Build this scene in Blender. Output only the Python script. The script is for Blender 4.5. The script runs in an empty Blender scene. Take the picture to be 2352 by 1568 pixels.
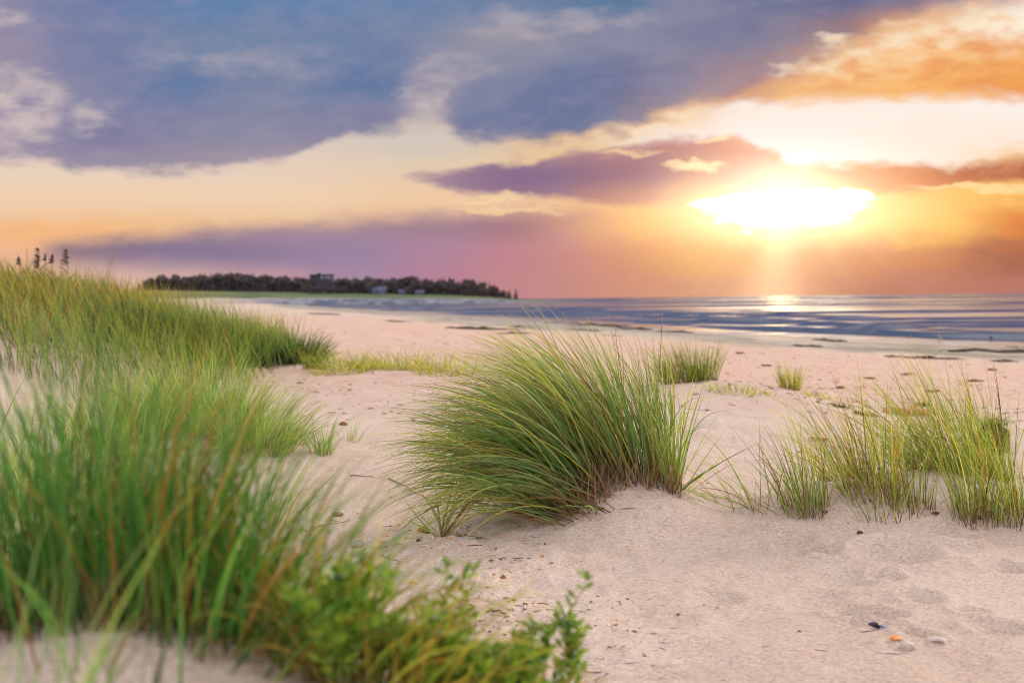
import bpy, bmesh, math, random
import numpy as np
from mathutils import Vector, Matrix

random.seed(7)
RNG = np.random.default_rng(11)
PI = math.pi
sc = bpy.context.scene
COL = sc.collection

# ------------------------------------------------------------------ helpers
def s2l(c):
    out = []
    for v in c:
        v = v / 255.0
        out.append(v / 12.92 if v <= 0.04045 else ((v + 0.055) / 1.055) ** 2.4)
    return out

def tag(o, label=None, cat=None, group=None, kind=None):
    if label: o['label'] = label
    if cat: o['category'] = cat
    if group: o['group'] = group
    if kind: o['kind'] = kind
    return o

def empty(name, loc, label, cat, group=None):
    o = bpy.data.objects.new(name, None)
    o.empty_display_size = 0.1
    COL.objects.link(o)
    o.location = loc
    return tag(o, label, cat, group)

def mesh_np(name, V, F, mat, parent=None, smooth=True, attr=None, loc=None):
    """V (n,3); F (m,4) or (m,3) int array; attr (n,4) float colour -> 'Col'"""
    V = np.asarray(V, dtype=np.float32); F = np.asarray(F, dtype=np.int32)
    if loc is not None:
        V = V - np.asarray(loc, dtype=np.float32)
    me = bpy.data.meshes.new(name)
    k = F.shape[1]
    me.vertices.add(len(V)); me.vertices.foreach_set('co', V.ravel())
    me.loops.add(F.size); me.loops.foreach_set('vertex_index', F.ravel())
    me.polygons.add(len(F))
    me.polygons.foreach_set('loop_start', np.arange(0, F.size, k, dtype=np.int32))
    try:
        me.polygons.foreach_set('loop_total', np.full(len(F), k, dtype=np.int32))
    except Exception:
        pass
    me.update(calc_edges=True)
    me.validate()
    if smooth:
        me.polygons.foreach_set('use_smooth', np.ones(len(me.polygons), dtype=bool))
    if attr is not None:
        a = me.color_attributes.new('Col', 'FLOAT_COLOR', 'POINT')
        a.data.foreach_set('color', np.asarray(attr, dtype=np.float32).ravel())
    me.materials.append(mat)
    o = bpy.data.objects.new(name, me)
    COL.objects.link(o)
    if parent is not None:
        o.parent = parent
    elif loc is not None:
        o.location = loc
    return o

class MB:
    """collects quads/tris as lists, builds ONE mesh"""
    def __init__(self):
        self.v = []; self.f = []; self.c = []
    def add(self, vs, fs, c=(0, 0, 0, 1)):
        b = len(self.v)
        self.v += [tuple(p) for p in vs]
        self.f += [tuple(i + b for i in f) for f in fs]
        self.c += [c] * len(vs)
    def tube(self, path, rad, n=8, c=(0, 0, 0, 1), cap=True):
        path = [Vector(p) for p in path]
        vs = []; fs = []
        up = Vector((0.13, 0.21, 0.97)).normalized()
        for i, p in enumerate(path):
            t = (path[min(i + 1, len(path) - 1)] - path[max(i - 1, 0)]).normalized()
            if abs(t.dot(up)) > 0.98: up2 = Vector((1, 0.1, 0)).normalized()
            else: up2 = up
            a = t.cross(up2).normalized(); b = a.cross(t).normalized()
            r = rad[i] if hasattr(rad, '__len__') else rad
            for k in range(n):
                an = 2 * PI * k / n
                vs.append(p + a * (math.cos(an) * r) + b * (math.sin(an) * r))
        for i in range(len(path) - 1):
            for k in range(n):
                k2 = (k + 1) % n
                fs.append((i * n + k, i * n + k2, (i + 1) * n + k2, (i + 1) * n + k))
        if cap:
            fs.append(tuple(range(n))[::-1]); m = (len(path) - 1) * n
            fs.append(tuple(m + k for k in range(n)))
        self.add(vs, fs, c)
    def box(self, x0, y0, z0, x1, y1, z1, c=(0, 0, 0, 1)):
        vs = [(x0, y0, z0), (x1, y0, z0), (x1, y1, z0), (x0, y1, z0), (x0, y0, z1), (x1, y0, z1), (x1, y1, z1), (x0, y1, z1)]
        fs = [(0, 3, 2, 1), (4, 5, 6, 7), (0, 1, 5, 4), (1, 2, 6, 5), (2, 3, 7, 6), (3, 0, 4, 7)]
        self.add(vs, fs, c)
    def build(self, name, mat, parent=None, smooth=False, loc=None):
        me = bpy.data.meshes.new(name)
        vs = self.v
        if loc is not None:
            vs = [(p[0] - loc[0], p[1] - loc[1], p[2] - loc[2]) for p in vs]
        me.from_pydata(vs, [], self.f); me.update()
        a = me.color_attributes.new('Col', 'FLOAT_COLOR', 'POINT')
        a.data.foreach_set('color', np.array(self.c, dtype=np.float32).ravel())
        if smooth:
            me.polygons.foreach_set('use_smooth', np.ones(len(me.polygons), dtype=bool))
        me.materials.append(mat)
        o = bpy.data.objects.new(name, me); COL.objects.link(o)
        if parent is not None: o.parent = parent
        elif loc is not None: o.location = loc
        return o

# numpy value noise ------------------------------------------------
_TAB = np.random.default_rng(3).random((256, 256))
def vnoise(x, y):
    x = np.asarray(x, float); y = np.asarray(y, float)
    xi = np.floor(x).astype(int); yi = np.floor(y).astype(int)
    fx = x - xi; fy = y - yi
    fx = fx * fx * (3 - 2 * fx); fy = fy * fy * (3 - 2 * fy)
    a = _TAB[xi & 255, yi & 255]; b = _TAB[(xi + 1) & 255, yi & 255]
    c = _TAB[xi & 255, (yi + 1) & 255]; d = _TAB[(xi + 1) & 255, (yi + 1) & 255]
    return (a * (1 - fx) + b * fx) * (1 - fy) + (c * (1 - fx) + d * fx) * fy
def fbm(x, y, o=4):
    s = 0; a = 0.5; t = 0
    for i in range(o):
        s = s + a * vnoise(x * 2 ** i + 17.3 * i, y * 2 ** i + 5.1 * i); t += a; a *= 0.5
    return s / t
def sst(a, b, x):
    t = np.clip((np.asarray(x, float) - a) / (b - a), 0, 1)
    return t * t * (3 - 2 * t)

# ------------------------------------------------------------------ the lie of the land
CAMZ = 2.5
FPX = 2613.0           # focal length in photo units of 2352 px width
def horizon(px): return 686.0 - (px - 1176.0) * 0.0113
def ux(px): return (px - 1176.0) / FPX

SHORE = np.array([(60, -80), (39.5, 0), (33, 20), (27.5, 38), (23.1, 51.3), (20.8, 58.7), (16.7, 70), (10.9, 87.5), (5.5, 118),
                  (-2, 150), (-12.6, 186.6), (-43, 300), (-85, 480), (-127, 700), (-160, 900), (-250, 1600), (-600, 4500)], float)
def shore_s(x, y):
    """signed distance to the water line: + on land"""
    x = np.asarray(x, float); y = np.asarray(y, float)
    d = np.full(np.broadcast(x, y).shape, 1e9)
    for (ax, ay), (bx, by) in zip(SHORE[:-1], SHORE[1:]):
        ex, ey = bx - ax, by - ay
        t = np.clip(((x - ax) * ex + (y - ay) * ey) / (ex * ex + ey * ey), 0, 1)
        d = np.minimum(d, np.hypot(x - ax - t * ex, y - ay - t * ey))
    xs = np.interp(y, SHORE[:, 1], SHORE[:, 0])
    return np.where(x < xs, d, -d)

def headland(x, y):
    """height of the far headland"""
    prof = np.interp(x, [-900, -330, -250, -190, -130, -80, -40, -12, 2, 12, 26, 60], [14, 13, 11, 9.5, 8.2, 7.2, 6.0, 4.0, 2.6, 1.2, 0.7, -0.6])
    front = np.interp(x, [-900, -250, -130, 0, 30, 60], [560, 660, 712, 724, 760, 800])
    e = (y - front)
    rise = np.interp(e, [-60, 0, 4, 16, 75, 200, 330, 500], [-1.5, 0, 0.30, 0.54, 1.0, 1.0, 0.6, -0.2])
    return np.where(rise > 0, rise * np.maximum(prof, 0.0) + np.minimum(prof, 0), rise)

XE_Y = [6, 9, 12, 17, 21, 25, 32, 40, 60]
XE_X = [-9, -4.4, -3.0, -2.7, -4.0, -6.6, -10.5, -15, -30]
DENTS = [(1838, 1268, .075, .030), (1888, 1273, .06, .032), (2062, 1283, .12, .030), (2192, 1246, .07, .035), (2035, 1330, .05, .018),
         (1965, 1412, .07, .02), (2030, 1424, .06, .024), (2110, 1468, .05, .016), (1800, 1240, .10, .022), (2235, 1405, .05, .016),
         (1935, 1330, .09, .012), (2310, 1310, .08, .018), (2290, 1450, .07, .014), (1700, 1215, .08, .016), (2120, 1370, .06, .015),
         (1560, 1290, .11, .010), (1880, 1380, .10, .011), (1480, 1420, .12, .010), (1640, 1370, .07, .012)]
MOUNDS = [  # x, y, height, radius x, radius y
    (ux(1485) * 5.25, 5.25, 0.17, 0.23, 0.36), (ux(1330) * 5.2, 5.35, 0.13, 0.30, 0.4),
    (ux(2210) * 5.6, 5.62, 0.16, 0.34, 0.30), (ux(2020) * 5.3, 5.35, 0.09, 0.30, 0.3), (ux(1860) * 5.2, 5.25, 0.07, 0.22, 0.25), (ux(2300) * 5.0, 5.05, 0.06, 0.3, 0.22),
    (ux(1600) * 11.5, 11.5, 0.22, 0.75, 1.2), (ux(1720) * 9.5, 9.6, 0.08, 0.7, 1.0), (ux(1815) * 11.8, 11.8, 0.08, 0.5, 0.7),
    (ux(470) * 7.3, 7.3, 0.18, 0.75, 0.9), (ux(690) * 16.5, 16.6, 0.10, 0.6, 1.0), (ux(900) * 15, 15.0, 0.10, 1.1, 1.2),
    (-0.66, 1.50, 0.47, 0.46, 0.55), (-0.10, 1.50, 0.13, 0.42, 0.42), (-1.7, 2.5, 0.24, 0.8, 1.0),
]
def base_h(x, y):
    x = np.asarray(x, float); y = np.asarray(y, float)
    s = shore_s(x, y) + (fbm(x / 7.0, y / 7.0, 3) - .5) * 2.6
    z = np.interp(s, [-60, -20, 0, 3, 8, 20, 34, 60], [-2.2, -1.0, 0.0, 0.16, 0.40, 0.90, 1.47, 1.55])
    xe = np.interp(y, XE_Y, XE_X)
    dn = 1.05 * sst(0, 4.8, xe - x + (fbm(x / 2.5 + 9, y / 2.5, 2) - .5) * 1.2)
    dn = dn * sst(7, 11, y) * (1 - sst(45, 75, y))
    z = z + dn * (0.82 + 0.36 * fbm(x / 2.2, y / 2.2, 3))
    for mx, my, mh, rx, ry in MOUNDS:
        q = ((x - mx) / rx) ** 2 + ((y - my) / ry) ** 2
        z = z + mh * np.exp(-0.5 * np.minimum(q, 60))
    far = np.hypot(x, y)
    z = np.where(far > 350, np.maximum(z, np.where(far > 380, headland(x, y), -9)), z)
    return z

_dents = []
def H(x, y):
    x = np.asarray(x, float); y = np.asarray(y, float)
    z = base_h(x, y)
    far = np.hypot(x, y)
    near = 1 - sst(14, 30, far)
    litter = np.exp(-0.5 * (((x - ux(960) * 3.9) / 0.55) ** 2 + ((y - 4.0) / 0.9) ** 2))
    bt = 0.35 + 0.65 * sst(0.42, 0.62, fbm(x * 0.9 + 3, y * 0.9 + 8, 3))
    z = z + near * ((fbm(x * 1.3, y * 1.3, 3) - .5) * 0.09
                    + (fbm(x * 7 + 40, y * 7, 3) - .5) * 0.034 * (bt + 1.4 * litter)
                    + (fbm(x * 24, y * 24 + 9, 2) - .5) * (0.006 * bt + 0.020 * litter))
    wr = np.sin(x * 2.1 + y * 6.0 + 3.0 * fbm(x * .8, y * .8, 2))
    z = z + (1 - near) * sst(20, 30, far) * (1 - sst(90, 200, far)) * ((fbm(x / 1.6, y / 1.6, 3) - .5) * 0.16 + 0.02 * wr)
    for dx, dy, r, d in _dents:
        q = np.hypot((x - dx), (y - dy) / 1.15) / r
        d = d * 2.1; r = r * 1.15
        z = z + np.where(q < 3, -d * np.exp(-q * q * 1.3) + 0.35 * d * np.exp(-((q - 1.5) / 0.4) ** 2), 0)
    return z

def at(px, Y):
    """a spot on the ground in column px at distance Y"""
    x = ux(px) * Y
    return (x, Y, float(H(x, Y)))
def ray_ground(px, py, y0=1.0, y1=60.0):
    u = ux(px); v = (py - horizon(px)) / FPX
    Y = np.geomspace(y0, y1, 4000)
    g = CAMZ - v * Y - base_h(u * Y, Y)
    i = int(np.argmax(g < 0)) if (g < 0).any() else len(Y) - 1
    return (u * Y[i], Y[i])
for (px, py, r, d) in DENTS:
    q = ray_ground(px, py, 2.2, 8)
    _dents.append((q[0], q[1], r, d))

# ------------------------------------------------------------------ node helpers
class NT:
    def __init__(self, tree):
        self.t = tree; self.n = tree.nodes; self.l = tree.links
        self.n.clear()
    def new(self, ty, **kw):
        nd = self.n.new(ty)
        for k, v in kw.items(): setattr(nd, k, v)
        return nd
    def put(self, sock, v):
        if v is None: return
        if hasattr(v, 'links') or isinstance(v, bpy.types.NodeSocket): self.l.new(v, sock)
        else: sock.default_value = v
    def m(self, op, a, b=None, c=None, clamp=False):
        nd = self.new('ShaderNodeMath', operation=op); nd.use_clamp = clamp
        self.put(nd.inputs[0], a); self.put(nd.inputs[1], b); self.put(nd.inputs[2], c)
        return nd.outputs[0]
    def add(self, a, b): return self.m('ADD', a, b)
    def sub(self, a, b): return self.m('SUBTRACT', a, b)
    def mul(self, a, b): return self.m('MULTIPLY', a, b)
    def div(self, a, b): return self.m('DIVIDE', a, b)
    def ss(self, x, lo, hi):
        nd = self.new('ShaderNodeMapRange', interpolation_type='SMOOTHSTEP')
        self.put(nd.inputs['Value'], x); self.put(nd.inputs['From Min'], lo); self.put(nd.inputs['From Max'], hi)
        return nd.outputs[0]
    def mr(self, x, lo, hi, a=0.0, b=1.0):
        nd = self.new('ShaderNodeMapRange')
        for k, v in (('Value', x), ('From Min', lo), ('From Max', hi), ('To Min', a), ('To Max', b)): self.put(nd.inputs[k], v)
        return nd.outputs[0]
    def mix(self, f, a, b, blend='MIX'):
        nd = self.new('ShaderNodeMix', data_type='RGBA', blend_type=blend)
        nd.clamp_factor = True
        self.put(nd.inputs[0], f)
        for s, v in ((nd.inputs[6], a), (nd.inputs[7], b)):
            if isinstance(v, (tuple, list)): v = (*v[:3], 1)
            self.put(s, v)
        return nd.outputs[2]
    def comb(self, x, y, z=0.0):
        nd = self.new('ShaderNodeCombineXYZ')
        self.put(nd.inputs[0], x); self.put(nd.inputs[1], y); self.put(nd.inputs[2], z)
        return nd.outputs[0]
    def noise(self, vec, scale=1.0, detail=4.0, rough=0.5, dist=0.0):
        nd = self.new('ShaderNodeTexNoise')
        self.put(nd.inputs['Vector'], vec); self.put(nd.inputs['Scale'], scale)
        self.put(nd.inputs['Detail'], detail); self.put(nd.inputs['Roughness'], rough); self.put(nd.inputs['Distortion'], dist)
        return nd.outputs[0], nd.outputs[1]
    def sep(self, v):
        nd = self.new('ShaderNodeSeparateXYZ'); self.put(nd.inputs[0], v); return nd.outputs
    def ramp(self, f, stops, interp='LINEAR'):
        nd = self.new('ShaderNodeValToRGB'); cr = nd.color_ramp; cr.interpolation = interp
        while len(cr.elements) > 1: cr.elements.remove(cr.elements[-1])
        for i, (p, c) in enumerate(stops):
            e = cr.elements[0] if i == 0 else cr.elements.new(p)
            e.position = p; e.color = (*c[:3], 1)
        self.put(nd.inputs[0], f)
        return nd.outputs[0]
    def curve(self, f, pts):
        nd = self.new('ShaderNodeFloatCurve'); c = nd.mapping.curves[0]
        nd.mapping.use_clip = False
        while len(c.points) > 2: c.points.remove(c.points[1])
        c.points[0].location = pts[0]; c.points[1].location = pts[-1]
        for p in pts[1:-1]: c.points.new(*p)
        for p in c.points: p.handle_type = 'AUTO_CLAMPED'
        nd.mapping.update()
        self.put(nd.inputs[1], f)
        return nd.outputs[0]

def mat(name):
    m = bpy.data.materials.new(name); m.use_nodes = True
    return m, NT(m.node_tree)
def principled(nt, **kw):
    b = nt.new('ShaderNodeBsdfPrincipled')
    for k, v in kw.items():
        if isinstance(v, (tuple, list)) and len(v) == 3 and k in ('Base Color', 'Sheen Tint'): v = (*v, 1)
        nt.put(b.inputs[k], v)
    return b
def finish(nt, sh):
    o = nt.new('ShaderNodeOutputMaterial'); nt.l.new(sh, o.inputs[0])

# ------------------------------------------------------------------ the sky
SUN_AZ, SUN_EL = math.radians(13.4), math.radians(4.4)
LAMP_EL, LAMP_AZ = math.radians(19), math.radians(48)   # light breaks through the cloud to the right of the photo's edge
def build_world():
    w = bpy.data.worlds.new("World"); sc.world = w; w.use_nodes = True
    nt = NT(w.node_tree)
    tc = nt.new('ShaderNodeTexCoord')
    d = nt.sep(tc.outputs['Generated'])
    yy = nt.m('MAXIMUM', d[1], 0.08)
    PX0 = nt.add(nt.mul(nt.div(d[0], yy), FPX), 1176.0)
    PY0 = nt.sub(686.0, nt.mul(nt.div(d[2], yy), FPX))
    PY0 = nt.sub(PY0, nt.mul(nt.sub(PX0, 1176.0), 0.0113 * 0.0))
    # ragged cloud edges: push the chart about with noise
    v1 = nt.comb(nt.div(PX0, 330.0), nt.div(PY0, 120.0), 3.3)
    n1 = nt.sep(nt.noise(v1, 1.0, 3.0, 0.5)[1])
    v2 = nt.comb(nt.div(PX0, 90.0), nt.div(PY0, 38.0), 7.7)
    nz2 = nt.noise(v2, 1.0, 7.0, 0.58)[1]
    n2 = nt.sep(nz2)
    def warp(ax, ay, bx, by):
        X = nt.add(PX0, nt.add(nt.mul(nt.sub(n1[0], .5), ax), nt.mul(nt.sub(n2[0], .5), bx)))
        Y = nt.add(PY0, nt.add(nt.mul(nt.sub(n1[1], .5), ay), nt.mul(nt.sub(n2[1], .5), by)))
        return X, Y
    XS, YS = warp(120, 40, 30, 12)      # soft
    XB, YB = warp(130, 44, 110, 86)      # billowy
    XL, YL = warp(40, 14, 110, 44)       # layered
    def P(x): return (x + 600.0) / 3552.0
    def norm(X): return nt.div(nt.add(X, 600.0), 3552.0)
    def field(X, Y, rows):
        f = norm(X)
        c = None
        for i, (y, st) in enumerate(rows):
            r = nt.ramp(f, [(P(x), s2l(k)) for x, k in st], 'EASE')
            if c is None: c = r
            else: c = nt.mix(nt.ss(Y, rows[i - 1][0], y), c, r)
        return c
    def edge(X, pts):
        pp = [(0.0, pts[0][1] / 1568.0)] + [(P(x), y / 1568.0) for x, y in pts] + [(1.0, pts[-1][1] / 1568.0)]
        return nt.mul(nt.curve(norm(X), pp), 1568.0)
    # --- clear air and haze behind the clouds
    wr = nt.ss(XS, 1350, 1700)
    XA = nt.add(XS, nt.mul(nt.sub(XB, XS), wr)); YA = nt.add(YS, nt.mul(nt.sub(YB, YS), wr))
    A = field(XA, YA, [
        (60, [(0, (205, 185, 185)), (1000, (170, 160, 172)), (1900, (235, 175, 125)), (2100, (252, 222, 185)), (2352, (253, 238, 220))]),
        (165, [(0, (215, 195, 190)), (1000, (172, 163, 172)), (1750, (225, 150, 105)), (1920, (250, 205, 150)), (2150, (248, 186, 118)), (2352, (243, 172, 98))]),
        (215, [(0, (205, 190, 190)), (1000, (165, 158, 170)), (1700, (205, 140, 110)), (1850, (245, 190, 125)), (2100, (248, 184, 108)), (2352, (240, 160, 80))]),
        (262, [(0, (215, 200, 195)), (1000, (198, 184, 178)), (1500, (240, 205, 160)), (1750, (250, 233, 222)), (2352, (253, 240, 230))]),
        (330, [(0, (226, 204, 192)), (600, (222, 203, 192)), (1000, (212, 198, 186)), (1300, (225, 190, 150)), (1600, (248, 232, 224)), (2352, (253, 234, 218))]),
        (385, [(0, (234, 210, 188)), (600, (230, 207, 188)), (1000, (228, 203, 176)), (1400, (240, 195, 140)), (1760, (254, 240, 232)), (2100, (254, 236, 220)), (2352, (249, 210, 165))]),
        (450, [(0, (240, 206, 172)), (600, (239, 208, 176)), (1100, (238, 200, 162)), (1500, (245, 190, 125)), (2352, (250, 190, 100))]),
        (520, [(0, (243, 186, 135)), (90, (245, 185, 130)), (600, (238, 195, 150)), (1200, (225, 175, 150)), (1500, (245, 178, 102)), (1800, (252, 200, 120)), (2150, (250, 190, 100)), (2352, (220, 124, 66))]),
        (600, [(0, (232, 180, 150)), (300, (222, 182, 168)), (700, (205, 155, 160)), (1100, (200, 140, 142)), (1400, (218, 150, 115)), (1650, (242, 178, 110)), (1850, (228, 160, 115)), (2100, (214, 142, 98)), (2352, (172, 108, 84))]),
        (672, [(0, (232, 188, 165)), (400, (228, 184, 168)), (750, (202, 150, 158)), (1100, (190, 135, 140)), (1400, (212, 148, 122)), (1700, (228, 168, 128)), (1850, (218, 155, 118)), (2100, (196, 130, 108)), (2352, (190, 122, 106))]),
    ])
    c = A
    mot = nt.mul(nt.mr(n2[1], 0.44, 0.62, 0.0, 0.6), nt.mul(nt.ss(XS, 1600, 1950), nt.sub(1.0, nt.ss(YB, 215, 262))))
    c = nt.mix(mot, c, s2l((232, 150, 92)))
    # --- low purple bank along the horizon
    up = edge(XL, [(60, 575), (120, 548), (300, 533), (600, 512), (900, 497), (1150, 487), (1300, 478), (1450, 482), (1560, 490)])
    lo = edge(XL, [(60, 585), (200, 600), (450, 612), (700, 640), (900, 700)])
    mF = nt.mul(nt.ss(YL, nt.sub(up, 26), nt.add(up, 34)), nt.sub(1.0, nt.ss(YS, nt.sub(lo, 45), nt.add(lo, 38))))
    mF = nt.mul(mF, nt.sub(1.0, nt.ss(XS, 1150, 1500)))
    mF = nt.mul(mF, nt.ss(XS, 40, 190))
    F = field(XS, YS, [
        (515, [(200, (150, 122, 128)), (700, (166, 138, 152)), (1000, (162, 130, 146)), (1300, (170, 118, 125))]),
        (575, [(150, (140, 115, 132)), (450, (136, 120, 148)), (800, (156, 132, 160)), (1000, (176, 134, 156)), (1200, (192, 132, 142))]),
        (640, [(150, (175, 145, 150)), (450, (156, 134, 156)), (800, (168, 138, 162)), (1000, (182, 130, 150)), (1200, (195, 136, 138))]),
    ])
    c = nt.mix(mF, c, F)
    # --- lens cloud in the middle and the bar to the right
    up = edge(XB, [(880, 412), (930, 402), (1050, 386), (1200, 370), (1330, 345), (1450, 330), (1600, 318), (1720, 330), (1800, 362), (1850, 386), (2000, 390), (2200, 388), (2352, 380)])
    lo = edge(XL, [(880, 405), (930, 410), (1050, 436), (1200, 458), (1300, 463), (1400, 478), (1500, 482), (1560, 474), (1640, 456), (1750, 443), (1900, 442), (2000, 456), (2080, 460), (2200, 446), (2352, 432)])
    mE = nt.mul(nt.mul(nt.ss(YB, nt.sub(up, 14), nt.add(up, 20)), nt.ss(XB, 850, 980)), nt.sub(1.0, nt.ss(YL, nt.sub(lo, 16), nt.add(lo, 10))))
    E = field(XS, YS, [
        (335, [(950, (200, 165, 150)), (1250, (165, 130, 145)), (1500, (182, 125, 125)), (1750, (225, 150, 120)), (1900, (225, 150, 95)), (2352, (205, 120, 75))]),
        (410, [(950, (165, 135, 150)), (1200, (136, 108, 140)), (1450, (155, 108, 122)), (1650, (205, 140, 115)), (1800, (238, 185, 150)), (1950, (222, 140, 85)), (2352, (186, 102, 76))]),
        (470, [(950, (170, 135, 150)), (1200, (150, 115, 142)), (1450, (190, 130, 115)), (1650, (245, 185, 120)), (1800, (250, 205, 150)), (2000, (225, 135, 80)), (2352, (215, 125, 70))]),
    ])
    gold = nt.mul(nt.mr(n2[1], 0.50, 0.68, 0.0, 0.6), nt.mul(nt.sub(1.0, nt.ss(YB, nt.add(up, 8), nt.add(up, 55))), nt.ss(XB, 1150, 1450)))
    E = nt.mix(gold, E, s2l((250, 200, 140)))
    c = nt.mix(mE, c, E)
    # bright lining slits
    def spot(X, Y, cx, cy, rx, ry, s0=1.0, s1=0.2):
        a = nt.div(nt.sub(X, cx), rx); b = nt.div(nt.sub(Y, cy), ry)
        q = nt.add(nt.mul(a, a), nt.mul(b, b))
        return nt.sub(1.0, nt.ss(q, s1, s0))
    for cx, cy, rx, ry, k in ((1590, 388, 75, 13, 1.0), (1440, 352, 90, 9, .6), (1650, 325, 46, 9, .7), (1160, 482, 150, 9, .55), (1120, 460, 110, 7, .5), (2260, 452, 200, 11, .7)):
        c = nt.mix(nt.mul(spot(XB, YB, cx, cy, rx, ry, 1.3, 0.0), k), c, s2l((255, 222, 165)))
    # --- big slate cloud
    lo = edge(XB, [(-200, 350), (0, 354), (100, 356), (200, 378), (300, 384), (420, 390), (560, 378), (650, 370), (720, 345), (790, 318), (900, 292), (950, 276), (985, 272),
                   (1015, 282), (1040, 302), (1066, 318), (1110, 330), (1180, 330), (1300, 314), (1420, 296), (1530, 270), (1620, 248), (1720, 222), (1800, 192), (1880, 152), (1960, 118), (2100, 72), (2230, 36), (2352, 0), (2700, -150)])
    gp = nt.m('EXPONENT', nt.mul(nt.m('POWER', nt.div(nt.sub(XB, 1005), 80.0), 2.0), -1.0))
    sw = nt.add(nt.add(21, nt.mul(gp, 12)), nt.mul(nt.ss(XB, 1450, 1750), 30))
    mB = nt.sub(1.0, nt.ss(YB, nt.sub(lo, sw), nt.add(lo, sw)))
    B = field(XS, YS, [
        (-200, [(0, (150, 150, 180)), (1200, (130, 145, 175)), (2352, (120, 125, 155))]),
        (15, [(0, (140, 135, 165)), (200, (110, 125, 165)), (500, (98, 130, 172)), (900, (108, 132, 170)), (1250, (104, 128, 164)), (1450, (92, 122, 158)), (1600, (118, 125, 155)), (1700, (96, 108, 146)), (1950, (110, 112, 145)), (2200, (150, 125, 140))]),
        (90, [(0, (150, 138, 165)), (250, (116, 128, 166)), (500, (120, 136, 166)), (900, (112, 130, 165)), (1180, (150, 148, 162)), (1450, (132, 136, 162)), (1680, (96, 106, 146)), (1900, (150, 120, 128)), (2100, (220, 155, 110))]),
        (190, [(0, (150, 140, 165)), (250, (112, 122, 162)), (430, (104, 126, 164)), (620, (124, 134, 164)), (870, (98, 122, 162)), (1010, (146, 143, 164)), (1130, (130, 135, 162)), (1300, (108, 120, 156)), (1530, (120, 118, 150)), (1720, (170, 128, 128)), (1850, (225, 160, 115))]),
        (280, [(0, (150, 136, 165)), (200, (128, 126, 162)), (600, (134, 136, 162)), (850, (130, 130, 160)), (1010, (158, 150, 164)), (1100, (112, 122, 156)), (1350, (104, 116, 152)), (1500, (150, 128, 140)), (1650, (220, 165, 120))]),
        (370, [(0, (142, 126, 158)), (250, (150, 138, 160)), (450, (156, 144, 160)), (700, (165, 150, 162)), (1100, (150, 140, 158)), (1350, (165, 140, 150))]),
    ])
    streak = nt.noise(nt.comb(nt.div(PX0, 620.0), nt.div(PY0, 46.0), 1.2), 1.0, 4.0, 0.5)[0]
    B = nt.mix(nt.mr(streak, 0.35, 0.75, 0.0, 0.22), B, nt.mix(1.0, B, (0.72, 0.74, 0.80, 1), 'MULTIPLY'))
    B = nt.mix(nt.mr(n2[2], 0.42, 0.75, 0.0, 0.26), B, s2l((172, 162, 178)))
    puff = nt.noise(nt.comb(nt.div(PX0, 420.0), nt.div(PY0, 210.0), 9.4), 1.0, 5.0, 0.55, 0.6)[0]
    B = nt.mix(nt.mr(puff, 0.46, 0.70, 0.0, 0.42), B, s2l((160, 154, 168)))

    # glowing rim towards the sun
    rim = nt.mul(nt.sub(1.0, nt.m('ABSOLUTE', nt.div(nt.sub(YB, nt.add(lo, 4)), 24), None, None, True)), nt.ss(XB, 1050, 1750))
    c = nt.mix(mB, c, B)
    c = nt.mix(nt.mul(rim, 0.35), c, s2l((240, 180, 125)))
    rimc = nt.mul(nt.sub(1.0, nt.m('ABSOLUTE', nt.div(nt.sub(YB, nt.add(lo, 16)), 13), None, None, True)), nt.ss(XB, 1150, 1600))
    c = nt.mix(nt.mul(rimc, nt.mul(nt.sub(1.0, nt.ss(XB, 1560, 1700)), 0.55)), c, s2l((255, 232, 195)))
    wv = nt.mr(n2[2], 0.40, 0.60, 0.15, 1.0)
    for cx, cy, rx, ry, k in ((1880, 155, 70, 16, .8), (1960, 120, 120, 24, .9), (2080, 92, 130, 26, .8), (2180, 118, 90, 16, .5), (2270, 62, 110, 30, .8), (1820, 168, 60, 10, .6), (2040, 150, 110, 14, .5)):
        c = nt.mix(nt.mul(nt.mul(spot(XB, YB, cx, cy, rx, ry, 1.5, 0.0), wv), k), c, s2l((253, 232, 200)))
    # cream breaks on the left
    for cx, cy, rx, ry, k in ((50, 245, 130, 125, .8), (225, 258, 62, 55, .62), (15, 30, 95, 40, .75), (985, 205, 85, 70, .24), (1060, 165, 130, 40, .22), (1000, 250, 60, 36, .5), (1290, 60, 260, 45, .3), (560, 140, 260, 40, .2), (930, 215, 40, 14, .4)):
        c = nt.mix(nt.mul(spot(XB, YB, cx, cy, rx, ry, 1.15, 0.1), nt.mul(nt.mr(n2[2], 0.36, 0.60, 0.10, 1.0), k)), c, s2l((212, 194, 190)))
    # --- the opening the sun shines through
    up = edge(XL, [(1500, 490), (1545, 478), (1640, 456), (1720, 446), (1830, 442), (1950, 446), (2030, 462), (2070, 474)])
    lo = edge(XS, [(1500, 488), (1560, 488), (1630, 506), (1710, 516), (1800, 524), (1900, 516), (1990, 500), (2050, 482), (2080, 474)])
    mS = nt.mul(nt.ss(YL, nt.sub(up, 6), nt.add(up, 9)), nt.sub(1.0, nt.ss(YB, nt.sub(lo, 62), nt.add(lo, 44))))
    mS = nt.mul(mS, nt.mul(nt.ss(XB, 1500, 1680), nt.sub(1.0, nt.ss(XB, 1930, 2090))))
    n3 = nt.noise(nt.comb(nt.div(PX0, 70.0), nt.div(PY0, 20.0), 2.2), 1.0, 5.0, 0.6)[0]
    mS = nt.ss(nt.add(mS, nt.mul(nt.mul(nt.sub(n3, 0.5), 1.3), nt.ss(mS, 0.02, 0.25))), 0.20, 0.80)
    c = nt.mix(mS, c, (2.6, 2.05, 1.35))
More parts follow.
